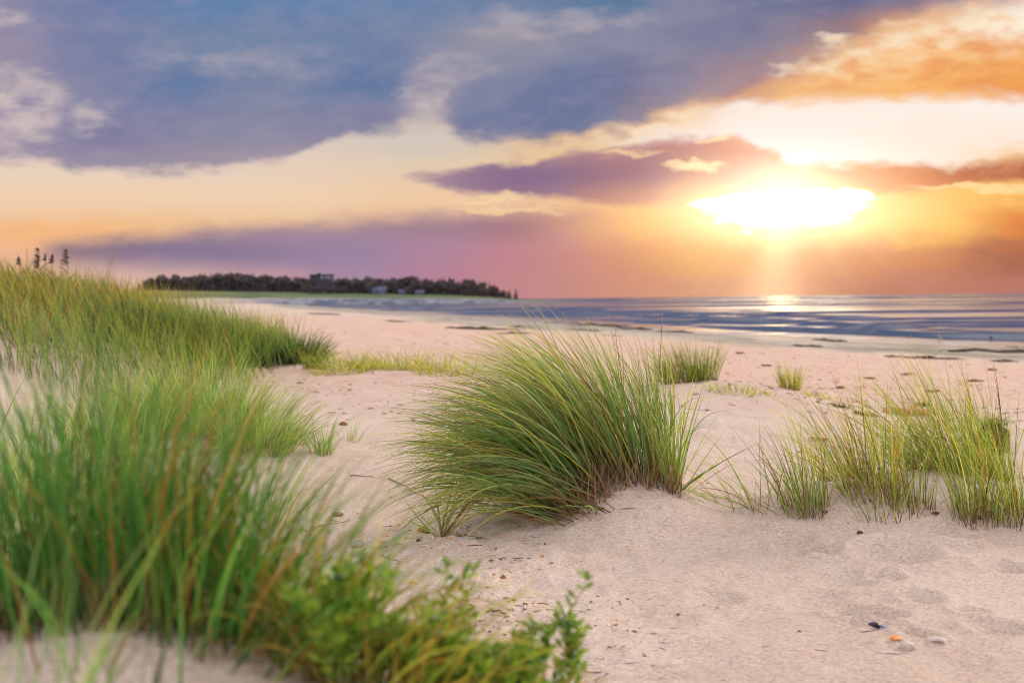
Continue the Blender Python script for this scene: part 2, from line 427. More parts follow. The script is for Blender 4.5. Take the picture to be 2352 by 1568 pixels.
    # glow of the sun in the haze (below the cloud) and all round
    def gauss(cx, cy, rx, ry):
        a = nt.div(nt.sub(PX0, cx), rx); b = nt.div(nt.sub(PY0, cy), ry)
        return nt.m('EXPONENT', nt.mul(nt.add(nt.mul(a, a), nt.mul(b, b)), -1.0))
    g1 = gauss(1800, 500, 400, 85); g2 = gauss(1800, 472, 250, 120); g3 = gauss(1830, 330, 440, 110); g4 = gauss(1795, 492, 34, 20)
    def addc(c, f, col):
        nd = nt.new('ShaderNodeMix', data_type='RGBA', blend_type='ADD'); nd.clamp_factor = False
        nt.put(nd.inputs[0], f); nt.put(nd.inputs[6], c); nd.inputs[7].default_value = (*col, 1)
        return nd.outputs[2]
    c = addc(c, g1, (0.24, 0.15, 0.03)); c = addc(c, g2, (0.44, 0.36, 0.27)); g5 = gauss(1800, 436, 190, 62); c = addc(c, g5, (0.38, 0.32, 0.26)); c = addc(c, gauss(1800, 516, 230, 46), (0.36, 0.30, 0.26)); c = addc(c, gauss(1800, 480, 330, 52), (0.18, 0.14, 0.11)); c = addc(c, g4, (26.0, 16.0, 6.5)); c = addc(c, g3, (0.05, 0.04, 0.035))
    # shafts of light fanning down from the sun
    ang = nt.div(nt.sub(PX0, 1800.0), nt.m('MAXIMUM', nt.sub(PY0, 420.0), 30.0))
    rn = nt.noise(nt.comb(nt.mul(ang, 2.6), 4.2, 0.0), 1.0, 2.0, 0.5)[0]
    ray = nt.mul(nt.ss(rn, 0.40, 0.72), 0.35)
    cen = nt.mul(nt.m('EXPONENT', nt.mul(nt.m('POWER', nt.div(nt.add(ang, 0.07), 0.30), 2.0), -1.0)), 2.0)
    ray = nt.add(ray, cen)
    ray = nt.mul(ray, nt.mul(nt.ss(PY0, 480, 540), nt.m('EXPONENT', nt.mul(nt.m('POWER', nt.div(nt.sub(PX0, 1790), 300.0), 2.0), -1.0))))
    c = addc(c, ray, (0.20, 0.14, 0.08))
    # --- the rest of the sky: thin bright cloud over a clear-air Nishita sky
    sk = nt.new('ShaderNodeTexSky', sky_type='NISHITA')
    sk.sun_disc = False; sk.sun_elevation = LAMP_EL; sk.sun_rotation = LAMP_AZ
    sv = nt.new('ShaderNodeVectorMath', operation='SCALE'); nt.put(sv.inputs[0], sk.outputs[0]); sv.inputs['Scale'].default_value = 0.10
    cl = nt.noise(nt.comb(nt.mul(d[0], 2.0), nt.mul(d[1], 2.0), nt.mul(d[2], 4.0)), 1.3, 6.0, 0.55)[0]
    over = nt.mix(nt.ss(cl, 0.3, 0.7), (1.27, 1.20, 1.26), (1.72, 1.56, 1.50))
    gen = nt.mix(0.82, sv.outputs[0], over)
    k = nt.m('MAXIMUM', nt.ss(PY0, -450, -1500), nt.ss(nt.m('ABSOLUTE', nt.sub(PX0, 1176.0)), 1500, 3400))
    k = nt.m('MAXIMUM', k, nt.ss(d[1], 0.3, 0.12))
    c = nt.mix(k, c, gen)
    bg = nt.new('ShaderNodeBackground'); nt.l.new(c, bg.inputs[0]); bg.inputs[1].default_value = 1.0
    o = nt.new('ShaderNodeOutputWorld'); nt.l.new(bg.outputs[0], o.inputs[0])
    w.cycles.sampling_method = 'MANUAL'; w.cycles.sample_map_resolution = 512
build_world()

sl = bpy.data.lights.new('sun', 'SUN'); sl.energy = 2.5; sl.angle = math.radians(11); sl.color = (1.0, 0.80, 0.56)
so = bpy.data.objects.new('sun', sl); COL.objects.link(so)
el = LAMP_EL
sdir = Vector((math.sin(LAMP_AZ) * math.cos(el), math.cos(LAMP_AZ) * math.cos(el), math.sin(el)))
so.rotation_euler = (-sdir).to_track_quat('-Z', 'Y').to_euler(); so.location = (20, 80, 30)

# ------------------------------------------------------------------ camera
cam = bpy.data.cameras.new('camera'); cam.sensor_width = 36; cam.lens = 36 * FPX / 2352
cam.clip_start = 0.05; cam.clip_end = 60000
cam.dof.use_dof = True; cam.dof.focus_distance = 5.0; cam.dof.aperture_fstop = 2.9
co = bpy.data.objects.new('camera', cam); COL.objects.link(co)
pitch = math.atan((784 - 686) / FPX); roll = 0.0113
co.matrix_world = Matrix.Translation((0, 0, CAMZ)) @ Matrix.Rotation(PI / 2 - pitch, 4, 'X') @ Matrix.Rotation(-roll, 4, 'Z')
sc.camera = co

# ------------------------------------------------------------------ materials
def coords(nt):
    g = nt.new('ShaderNodeNewGeometry'); return g.outputs['Position']
def attr(nt):
    a = nt.new('ShaderNodeAttribute'); a.attribute_name = 'Col'
    s = nt.new('ShaderNodeSeparateColor'); nt.l.new(a.outputs['Color'], s.inputs[0])
    return s.outputs[0], s.outputs[1], s.outputs[2], a.outputs['Alpha']

def mat_sand():
    m, nt = mat('sand_and_shore')
    P = coords(nt); wet, green, stone, shing = attr(nt)
    big = nt.noise(P, 0.9, 4, 0.55)[0]
    med = nt.noise(P, 9.0, 4, 0.6)[0]
    Pa = nt.new('ShaderNodeMapping'); nt.l.new(P, Pa.inputs[0]); Pa.inputs['Rotation'].default_value = (0, 0, 0.5); Pa.inputs['Scale'].default_value = (0.62, 1.0, 1.0)
    fine = nt.noise(Pa.outputs[0], 105.0, 4, 0.75)[0]
    grit = nt.noise(P, 90.0, 4, 0.7)
    c = nt.mix(nt.ss(big, 0.35, 0.65), (0.515, 0.405, 0.347), (0.58, 0.475, 0.42))
    c = nt.mix(nt.mul(nt.ss(med, 0.50, 0.72), 0.45), c, (0.44, 0.315, 0.24))
    c = nt.mix(nt.mul(nt.ss(fine, 0.50, 0.66), 0.62), c, (0.29, 0.195, 0.14))  # grain speckle; the shading of small relief is put into these tones too
    c = nt.mix(nt.mul(nt.ss(fine, 0.48, 0.34), 0.60), c, (0.76, 0.65, 0.57))
    c = nt.mix(nt.mul(nt.ss(grit[0], 0.62, 0.74), 0.45), c, (0.40, 0.20, 0.10))
    # shingly strip in the middle distance: reddish stones
    vo = nt.new('ShaderNodeTexVoronoi'); vo.inputs['Scale'].default_value = 7.0; nt.l.new(P, vo.inputs['Vector'])
    sp = nt.noise(P, 3.2, 5, 0.7)[0]
    stn = nt.mix(vo.outputs['Color'], (0.28, 0.16, 0.12), (0.66, 0.50, 0.43))
    c = nt.mix(nt.mul(shing, nt.ss(sp, 0.46, 0.56)), c, nt.mix(0.55, stn, (0.46, 0.28, 0.21)))
    c = nt.mix(nt.mul(shing, 0.5), c, (0.62, 0.425, 0.345))
    # wet sand at the water's edge
    wl = nt.noise(nt.comb(nt.mul(nt.sep(P)[0], 0.25), nt.mul(nt.sep(P)[1], 0.12), 0), 1.0, 5, 0.65)[0]
    wetc = nt.mix(nt.ss(wl, 0.42, 0.66), (0.40, 0.35, 0.285), (0.17, 0.145, 0.115))
    wetf = nt.ss(wet, 0.15, 0.75)
    c = nt.mix(wetf, c, wetc)
    # grass land of the far shore
    gn = nt.noise(P, 0.05, 5, 0.6)[0]; gx = nt.ss(nt.sep(P)[0], -165, -250)
    gc = nt.mix(nt.ss(gn, 0.4, 0.6), (0.07, 0.115, 0.06), (0.12, 0.155, 0.075))
    gc = nt.mix(gx, gc, nt.mix(nt.ss(gn, .4, .6), (0.24, 0.17, 0.06), (0.17, 0.19, 0.06)))
    c = nt.mix(green, c, gc)
    bn = nt.noise(P, 0.11, 5, 0.7)[0]
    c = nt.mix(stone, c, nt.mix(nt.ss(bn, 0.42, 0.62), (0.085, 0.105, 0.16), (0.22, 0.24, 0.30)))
    ro = nt.mr(wet, 0.55, 1.0, 0.95, 0.32)
    b1 = nt.new('ShaderNodeBump'); b1.inputs['Strength'].default_value = 0.75; b1.inputs['Distance'].default_value = 0.012
    h = nt.add(nt.add(nt.mul(fine, 0.25), nt.mul(grit[0], 0.65)), nt.mul(med, 1.4))
    nt.put(b1.inputs['Height'], nt.add(h, nt.mul(nt.mul(shing, sp), 3.0)))
    nt.put(b1.inputs['Strength'], nt.mr(wet, 0.3, 1.0, 0.8, 0.15))
    p = principled(nt, **{'Base Color': c, 'Roughness': ro, 'Normal': b1.outputs[0], 'Specular IOR Level': nt.mr(wet, .4, 1, .15, .6)})
    finish(nt, p.outputs[0]); return m

def mat_sea():
    m, nt = mat('sea_water')
    P = coords(nt); foam, sh, _, _ = attr(nt)
    s = nt.sep(P)
    ly = nt.m('LOGARITHM', nt.m('MAXIMUM', s[1], 5.0), 2.71828)
    va = nt.comb(nt.div(s[0], 150.0), nt.mul(ly, 7.0), 0.0)
    na = nt.sep(nt.noise(va, 1.0, 4.0, 0.62)[1])
    vb = nt.comb(nt.div(s[0], 11.0), nt.div(s[1], 2.4), 5.0)
    nb = nt.sep(nt.noise(vb, 1.0, 4.0, 0.7)[1])
    dist = nt.m('SQRT', nt.add(nt.mul(s[0], s[0]), nt.mul(s[1], s[1])))
    vc = nt.comb(nt.div(s[0], 60.0), nt.mul(ly, 20.0), 11.0)
    nc = nt.sep(nt.noise(vc, 1.0, 3.0, 0.6)[1])
    band = nt.m('MAXIMUM', nt.ss(na[1], 0.49, 0.55), nt.mul(nt.ss(nc[1], 0.54, 0.60), 0.85))
    band = nt.mul(band, nt.sub(1.0, nt.ss(sh, 0.55, 0.78)))
    ty = nt.mul(nt.m('POWER', band, 1.3), nt.mr(dist, 50, 400, -0.17, -0.20))
    ty = nt.add(ty, nt.mul(nt.sub(nb[1], 0.55), 0.15))
    ty = nt.m('MINIMUM', nt.sub(ty, 0.035), 0.0)
    tx = nt.mul(nt.sub(nb[0], 0.5), 0.05)
    gn = nt.new('ShaderNodeNewGeometry')
    N = nt.new('ShaderNodeVectorMath', operation='ADD')
    nt.put(N.inputs[0], gn.outputs['Normal']); nt.put(N.inputs[1], nt.comb(tx, ty, 0.0))
    N2 = nt.new('ShaderNodeVectorMath', operation='NORMALIZE'); nt.put(N2.inputs[0], N.outputs[0])
    fo = nt.noise(P, 2.2, 5, 0.7)[0]
    ff = nt.mul(foam, nt.ss(fo, 0.40, 0.58))
    c = nt.mix(sh, (0.008, 0.020, 0.085), (0.020, 0.05, 0.10))
    c = nt.mix(ff, c, (0.80, 0.78, 0.80))
    p = principled(nt, **{'Base Color': c, 'Roughness': nt.mr(ff, 0, 1, 0.09, 0.7), 'IOR': 1.45, 'Normal': N2.outputs[0]})
    p.inputs['Specular IOR Level'].default_value = 0.5
    finish(nt, p.outputs[0]); return m

def mat_grass(name, green_a, green_b, yellow, base, dead, trans=0.38, tipmix=0.35, bt=0.26):
    m, nt = mat(name)
    t, r1, r2, dd = attr(nt)
    g = nt.mix(r1, green_a, green_b)
    g = nt.mix(nt.mul(nt.ss(r2, 0.55, 1.0), 0.75), g, yellow)
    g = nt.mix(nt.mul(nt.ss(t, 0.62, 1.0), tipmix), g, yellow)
    g = nt.mix(nt.ss(t, bt, 0.02), g, base)  # base tone: sheath colour; dark front and dune grass carry painted shade
    g = nt.mix(dd, g, nt.mix(r1, dead, base))
    v = nt.mr(nt.m('FRACT', nt.mul(r1, 7.31)), 0, 1, 0.50, 1.35)
    sv = nt.new('ShaderNodeVectorMath', operation='SCALE'); nt.put(sv.inputs[0], g); nt.put(sv.inputs['Scale'], v)
    p = principled(nt, **{'Base Color': sv.outputs[0], 'Roughness': 0.42})
    p.inputs['Specular IOR Level'].default_value = 0.45
    tr = nt.new('ShaderNodeBsdfTranslucent')
    nt.put(tr.inputs[0], nt.mix(1.0, sv.outputs[0], (1.7, 1.55, 0.75), 'MULTIPLY'))
    mx = nt.new('ShaderNodeMixShader'); mx.inputs[0].default_value = trans
    nt.l.new(p.outputs[0], mx.inputs[1]); nt.l.new(tr.outputs[0], mx.inputs[2])
    finish(nt, mx.outputs[0]); return m

def mat_simple(name, c1, c2, scale=20.0, rough=0.7, bump=0.0, trans=0.0, spec=0.4):
    m, nt = mat(name)
    tc = nt.new('ShaderNodeTexCoord')
    n = nt.noise(tc.outputs['Object'], scale, 4, 0.6)[0]
    c = nt.mix(nt.ss(n, 0.35, 0.65), c1, c2)
    p = principled(nt, **{'Base Color': c, 'Roughness': rough})
    p.inputs['Specular IOR Level'].default_value = spec
    if bump:
        b = nt.new('ShaderNodeBump'); b.inputs['Strength'].default_value = bump; b.inputs['Distance'].default_value = 0.5 / scale
        nt.put(b.inputs['Height'], n); nt.l.new(b.outputs[0], p.inputs['Normal'])
    sh = p.outputs[0]
    if trans:
        tr = nt.new('ShaderNodeBsdfTranslucent'); nt.put(tr.inputs[0], c)
        mx = nt.new('ShaderNodeMixShader'); mx.inputs[0].default_value = trans
        nt.l.new(sh, mx.inputs[1]); nt.l.new(tr.outputs[0], mx.inputs[2]); sh = mx.outputs[0]
    finish(nt, sh); return m

def mat_attr(name, cols, rough=0.8, scale=60.0):
    """colour picked per piece by the Col attribute"""
    m, nt = mat(name)
    r = attr(nt)[0]
    c = nt.ramp(r, [(i / len(cols), k) for i, k in enumerate(cols)], 'CONSTANT')
    n = nt.noise(coords(nt), scale, 3, 0.6)[0]
    c = nt.mix(nt.mul(nt.ss(n, 0.45, 0.7), 0.4), c, nt.mix(1.0, c, (0.5, 0.45, 0.42), 'MULTIPLY'))
    p = principled(nt, **{'Base Color': c, 'Roughness': rough})
    finish(nt, p.outputs[0]); return m

M_SAND = mat_sand(); M_SEA = mat_sea()
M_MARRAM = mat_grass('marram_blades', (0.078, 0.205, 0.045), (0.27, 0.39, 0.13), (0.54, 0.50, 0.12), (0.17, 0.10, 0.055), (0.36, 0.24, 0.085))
M_RIGHT = mat_grass('marram_sun_tint', (0.13, 0.26, 0.05), (0.30, 0.42, 0.08), (0.66, 0.52, 0.10), (0.09, 0.045, 0.03), (0.42, 0.25, 0.085), 0.42, 0.5)  # right-hand row: yellow backlit glow put into the blade colours
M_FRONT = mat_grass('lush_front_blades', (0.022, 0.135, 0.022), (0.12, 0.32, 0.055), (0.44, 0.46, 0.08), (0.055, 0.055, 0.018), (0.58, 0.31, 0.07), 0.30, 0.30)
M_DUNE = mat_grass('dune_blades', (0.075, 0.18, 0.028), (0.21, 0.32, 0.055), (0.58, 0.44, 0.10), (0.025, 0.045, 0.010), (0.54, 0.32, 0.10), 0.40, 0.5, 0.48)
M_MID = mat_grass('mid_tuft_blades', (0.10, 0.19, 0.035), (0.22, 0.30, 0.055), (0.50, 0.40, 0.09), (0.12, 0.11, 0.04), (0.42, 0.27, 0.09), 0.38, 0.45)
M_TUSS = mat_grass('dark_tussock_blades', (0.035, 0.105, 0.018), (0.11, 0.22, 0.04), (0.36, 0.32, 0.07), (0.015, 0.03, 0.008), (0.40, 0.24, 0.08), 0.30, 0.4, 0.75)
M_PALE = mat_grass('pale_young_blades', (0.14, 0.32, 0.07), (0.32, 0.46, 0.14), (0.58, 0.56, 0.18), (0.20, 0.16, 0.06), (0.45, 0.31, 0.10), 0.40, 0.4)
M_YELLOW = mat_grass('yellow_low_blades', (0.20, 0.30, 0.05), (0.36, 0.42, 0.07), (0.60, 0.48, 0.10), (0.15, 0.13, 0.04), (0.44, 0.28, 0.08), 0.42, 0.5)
M_DRY = mat_simple('dry_stems', (0.34, 0.215, 0.10), (0.21, 0.115, 0.065), 14, 0.7)
M_LEAF = mat_simple('fleshy_leaf', (0.075, 0.20, 0.016), (0.35, 0.50, 0.05), 60, 0.4, trans=0.3)
M_STEM = mat_simple('green_stem', (0.10, 0.17, 0.04), (0.16, 0.19, 0.05), 40, 0.5)
M_PETAL = mat_simple('lilac_petal', (0.52, 0.40, 0.62), (0.66, 0.55, 0.72), 80, 0.6, trans=0.3)
M_PLUME = mat_simple('reed_plume', (0.07, 0.045, 0.055), (0.16, 0.10, 0.085), 60, 0.8)
M_REED = mat_simple('reed_stem', (0.20, 0.16, 0.05), (0.11, 0.13, 0.04), 10, 0.6)
M_CROWN = mat_simple('hazed_tree_leaves', (0.095, 0.084, 0.090), (0.165, 0.132, 0.138), 0.22, 0.9, spec=0.1)  # distance haze mixed into the leaf colour as a lifted purple tone
M_CROWN2 = mat_simple('hazed_pine_needles', (0.115, 0.088, 0.098), (0.175, 0.130, 0.135), 0.22, 0.9, spec=0.1)  # same painted haze for the pines
M_TRUNK = mat_simple('far_tree_bark', (0.05, 0.036, 0.03), (0.09, 0.06, 0.05), 3, 0.9)
M_SHRUB = mat_simple('shrub_leaves', (0.055, 0.060, 0.020), (0.12, 0.085, 0.030), 6, 0.8, spec=0.2)
M_WALLDK = mat_simple('dark_timber_wall', (0.040, 0.040, 0.062), (0.06, 0.058, 0.08), 0.7, 0.8)
M_ROOFDK = mat_simple('dark_roof', (0.035, 0.035, 0.05), (0.05, 0.05, 0.07), 0.7, 0.8)
M_GLASS = mat_simple('sky_lit_window', (0.16, 0.21, 0.42), (0.24, 0.26, 0.45), 0.6, 0.15)
M_REDC = mat_simple('red_curtain', (0.22, 0.05, 0.07), (0.28, 0.07, 0.09), 0.8, 0.6)
M_PALEW = mat_simple('pale_house_wall', (0.085, 0.082, 0.12), (0.11, 0.105, 0.14), 0.5, 0.8)
M_SLATE = mat_simple('blue_slate_roof', (0.065, 0.085, 0.17), (0.085, 0.10, 0.19), 0.8, 0.6)
M_WEED = mat_simple('dry_seaweed', (0.030, 0.022, 0.018), (0.075, 0.050, 0.036), 14, 0.7, 0.6)
M_WEEDRED = mat_simple('red_brown_seaweed', (0.16, 0.05, 0.025), (0.28, 0.10, 0.04), 25, 0.7, 0.6)
M_WOOD = mat_simple('driftwood', (0.50, 0.20, 0.13), (0.30, 0.11, 0.07), 22, 0.8, 0.4)
M_WOODG = mat_simple('grey_stick', (0.16, 0.11, 0.07), (0.26, 0.19, 0.12), 40, 0.8, 0.3)
M_SOD = mat_simple('peaty_sod', (0.030, 0.018, 0.010), (0.075, 0.042, 0.020), 12, 0.95, 0.8)
M_MUSSEL = mat_simple('mussel_shell', (0.012, 0.012, 0.022), (0.035, 0.035, 0.08), 60, 0.25, 0.2)
M_SHELLB = mat_simple('blue_shell_inside', (0.10, 0.11, 0.30), (0.25, 0.26, 0.45), 60, 0.3)
M_SHELLW = mat_simple('white_shell', (0.68, 0.60, 0.56), (0.52, 0.44, 0.42), 70, 0.5, 0.2)
M_SHELLO = mat_simple('orange_shell', (0.80, 0.24, 0.03), (0.88, 0.48, 0.18), 60, 0.45, 0.2)
M_PEBW = mat_simple('pale_pebble', (0.55, 0.47, 0.41), (0.44, 0.36, 0.31), 45, 0.6, 0.2)
M_PEBG = mat_simple('grey_pebble', (0.26, 0.24, 0.25), (0.36, 0.33, 0.33), 50, 0.65, 0.2)
M_POD = mat_simple('brown_pod', (0.20, 0.08, 0.02), (0.34, 0.15, 0.035), 60, 0.7, 0.5)
M_BIRDG = mat_simple('grey_plumage', (0.22, 0.22, 0.25), (0.34, 0.33, 0.36), 8, 0.8)
M_BIRDD = mat_simple('brown_plumage', (0.07, 0.055, 0.045), (0.14, 0.10, 0.08), 8, 0.8)
M_LEG = mat_simple('bird_leg', (0.20, 0.10, 0.05), (0.26, 0.14, 0.07), 20, 0.6)
M_BITS = mat_attr('shell_and_twig_bits', [(0.05, 0.035, 0.025), (0.48, 0.20, 0.055), (0.30, 0.15, 0.07), (0.70, 0.62, 0.57), (0.10, 0.08, 0.05), (0.38, 0.29, 0.22), (0.22, 0.21, 0.11), (0.52, 0.36, 0.27)])
M_SHING = mat_attr('shingle_stones', [(0.38, 0.23, 0.17), (0.58, 0.43, 0.36), (0.30, 0.18, 0.13), (0.66, 0.54, 0.48), (0.44, 0.27, 0.19), (0.52, 0.40, 0.34)], scale=20)

# ------------------------------------------------------------------ ground and sea
def polar(name, m, rr, azs, zfun, afun, kind='structure'):
    R, A = np.meshgrid(rr, azs, indexing='ij')
    X = R * np.sin(A); Y = R * np.cos(A)
    Z = zfun(X, Y)
    V = np.stack([X, Y, Z], -1).reshape(-1, 3)
    nr, na = R.shape
    i, j = np.meshgrid(np.arange(nr - 1), np.arange(na - 1), indexing='ij')
    a = (i * na + j).ravel()
    F = np.stack([a, a + 1, a + na + 1, a + na], -1)
    o = mesh_np(name, V, F, m, attr=afun(X, Y, Z).reshape(-1, 4))
    o['kind'] = kind
    return o

azs = np.radians(np.concatenate([np.linspace(-180, -34, 50)[:-1], np.linspace(-34, -26, 40)[:-1], np.linspace(-26, 26, 540), np.linspace(26, 34, 40)[1:], np.linspace(34, 180, 50)[1:]]))
rr = np.concatenate([[0.02, 0.2], np.geomspace(0.4, 2.6, 150)[:-1], np.geomspace(2.6, 12.5, 270)[:-1], np.geomspace(12.5, 120, 190)[:-1], np.geomspace(120, 600, 60)[:-1], np.geomspace(600, 1100, 80)[:-1], np.geomspace(1100, 5000, 20)])
def ground_attr(X, Y, Z):
    far = np.hypot(X, Y)
    hl = headland(X, Y)
    isH = sst(380, 420, far) * (hl > -0.2) * (Y > 0)
    s = shore_s(X, Y) + (fbm(X / 4, Y / 4, 3) - .5) * 5
    wet = (1 - sst(9, 23, s)) * (1 - isH)
    front = np.interp(X, [-900, -250, -130, 0, 30, 60], [560, 660, 712, 724, 760, 800])
    e = Y - front
    green = isH * sst(14, 17, e)
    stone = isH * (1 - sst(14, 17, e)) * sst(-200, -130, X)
    sh = sst(15, 22, s) * (1 - sst(29, 42, s)) * sst(9, 15, Y) * (1 - sst(70, 130, Y))
    dune = sst(1.5, 3.5, np.interp(Y, XE_Y, XE_X) - X) * sst(8, 11, Y) * (1 - sst(60, 100, Y))
    green = np.maximum(green, 0.8 * dune)
    return np.stack([wet, green, stone, sh], -1)
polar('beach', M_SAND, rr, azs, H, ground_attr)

def wave_h(X, Y):
    d = -shore_s(X, Y)
    z = np.zeros_like(X)
    wob = (fbm(X / 22, Y / 22, 3) - .5) * 5
    for d0, h, wd in ((6.5, .34, 1.5), (17, .34, 2.0), (30, .36, 2.6), (50, .38, 3.6)):
        q = (d + wob - d0)
        g = np.where(q < 0, np.exp(-(q / (wd * 0.55)) ** 2), np.exp(-(q / (wd * 1.9)) ** 2))
        z = z + h * g * sst(0.32, 0.60, fbm(X / 26 + d0 * 3, Y / 70 + 7, 2)) * (1 - sst(220, 420, np.hypot(X, Y)))
    return z
def sea_attr(X, Y, Z):
    d = -shore_s(X, Y) + (fbm(X / 1.5, Y / 1.5, 3) - .5) * 1.6
    foam = np.exp(-((d - 0.2) / 0.9) ** 2) * 0.75 * (1 - sst(110, 190, np.hypot(X, Y)))
    shal = np.exp(-np.maximum(d, 0) / 14.0)
    return np.stack([foam, shal, foam * 0, foam * 0 + 1], -1)
azs2 = np.radians(np.concatenate([np.linspace(-60, -25, 20)[:-1], np.linspace(-25, 27, 330), np.linspace(27, 120, 40)[1:]]))
rs = np.concatenate([np.geomspace(28, 130, 260)[:-1], np.geomspace(130, 500, 90)[:-1], np.geomspace(500, 45000, 70)])
polar('sea', M_SEA, rs, azs2, wave_h, sea_attr)

# ------------------------------------------------------------------ grass
def blades(roots, L, th0, th1, az, w, seg=8, p=1.3, daz=None, tw=None, dead=None, r2=None, clip=True):
    """ribbon leaves. th: lean from upright (rad) at base and tip, az: heading of lean"""
    n = len(roots)
    g = RNG
    if daz is None: daz = g.normal(0, .25, n)
    if tw is None: tw = g.uniform(-1.3, 1.3, n)
    t = np.linspace(0, 1, seg + 1)[None, :]
    TH = th0[:, None] + (th1 - th0)[:, None] * t ** p
    AZ = az[:, None] + daz[:, None] * t
    D = np.stack([np.sin(TH) * np.cos(AZ), np.sin(TH) * np.sin(AZ), np.cos(TH)], -1)
    mid = 0.5 * (D[:, 1:] + D[:, :-1])
    Pp = np.zeros((n, seg + 1, 3)); Pp[:, 1:] = np.cumsum(mid, 1) * (L[:, None, None] / seg)
    Pp += np.asarray(roots)[:, None, :]
    if clip:
        gz = H(Pp[..., 0], Pp[..., 1])
        tt = np.broadcast_to(t, gz.shape)
        Pp[..., 2] = np.where(tt > 0.15, np.maximum(Pp[..., 2], gz + 0.006), Pp[..., 2])
    s = np.stack([-np.sin(AZ), np.cos(AZ), 0 * AZ], -1)
    nrm = np.cross(s, D)
    TW = tw[:, None] + 0.8 * (t - .3) * np.sign(tw)[:, None]
    W = np.cos(TW)[..., None] * s + np.sin(TW)[..., None] * nrm
    prof = np.minimum(1.0, 0.65 + 1.8 * t) * np.maximum(1 - t ** 2.2, 0.05)
    hw = 0.5 * w[:, None] * prof
    V = np.stack([Pp - W * hw[..., None], Pp + W * hw[..., None]], 2).reshape(-1, 3)
    r1 = g.random(n); r2 = g.random(n) if r2 is None else r2
    dead = np.zeros(n) if dead is None else dead
    C = np.zeros((n, seg + 1, 2, 4))
    C[..., 0] = t[:, :, None]; C[..., 1] = r1[:, None, None]; C[..., 2] = r2[:, None, None]; C[..., 3] = dead[:, None, None]
    b = (np.arange(n) * (seg + 1) * 2)[:, None] + (np.arange(seg) * 2)[None, :]
    F = np.stack([b, b + 1, b + 3, b + 2], -1).reshape(-1, 4)
    return V, F, C.reshape(-1, 4)
def join(parts):
    vs, fs, cs = [], [], []; o = 0
    for V, F, C in parts:
        vs.append(V); fs.append(F + o); cs.append(C); o += len(V)
    return np.concatenate(vs), np.concatenate(fs), np.concatenate(cs)

def tuft(label, px, Y, n, rx, ry, L, m, lean=0.35, bend=0.9, splay=0.6, w=0.0055, wind=PI, windk=0.35, dead=0.08, group=None,
         stems=0.0, seg=8, name='grass_tuft', yellow=None, upright=0.0, stemL=None, p=1.3, lo=.5, jit=.16):
    """one clump of grass; roots in an ellipse rx, ry; blades splay out from the middle and lean with the wind"""
    cx, cy = ux(px) * Y, Y
    g = RNG
    a = g.uniform(0, 2 * PI, n); q = np.sqrt(g.random(n))
    x = cx + rx * q * np.cos(a); y = cy + ry * q * np.sin(a)
    z = H(x, y) - 0.015
    ox = splay * q * np.cos(a) + windk * math.cos(wind) + g.normal(0, jit, n)
    oy = splay * q * np.sin(a) + windk * math.sin(wind) + g.normal(0, jit, n)
    az = np.arctan2(oy, ox); k = np.hypot(ox, oy)
    th0 = lean * k * g.uniform(.5, 1.3, n); th1 = th0 + bend * (0.35 + k) * g.uniform(.3, 1.3, n)
    th0 *= (1 - upright)
    LL = L * g.uniform(lo, 1.1, n) * (1 - 0.15 * q)
    dd = (g.random(n) < dead).astype(float)
    r2 = g.random(n) if yellow is None else np.clip(g.normal(yellow, .28, n), 0, 1)
    G = blades(np.stack([x, y, z], -1), LL, th0, th1, az, w * g.uniform(.5, 1.35, n), seg=seg, p=p, dead=dd, r2=r2)
    base = (cx, cy, float(H(cx, cy)))
    if stems > 0:
        root = empty(name, base, label, 'grass', group)
        mesh_np('leaf_blades', *G[:2], m, root, attr=G[2], loc=base)
        k2 = max(int(n * stems), 16)
        a = g.uniform(0, 2 * PI, k2); q = np.sqrt(g.random(k2))
        x = cx + rx * q * np.cos(a); y = cy + ry * q * np.sin(a)
        sl_ = (stemL or 0.3 * L) * g.uniform(.4, 1.2, k2)
        S = blades(np.stack([x, y, H(x, y) - 0.015], -1), sl_, np.abs(g.normal(.25, .3, k2)), g.normal(.5, .5, k2), g.uniform(0, 2 * PI, k2), w * g.uniform(.5, .9, k2), seg=3)
        mesh_np('dry_stems', *S[:2], M_DRY, root, attr=S[2], loc=base)
        return root
    o = mesh_np(name, *G[:2], m, attr=G[2], loc=base)
    return tag(o, label, 'grass', group)

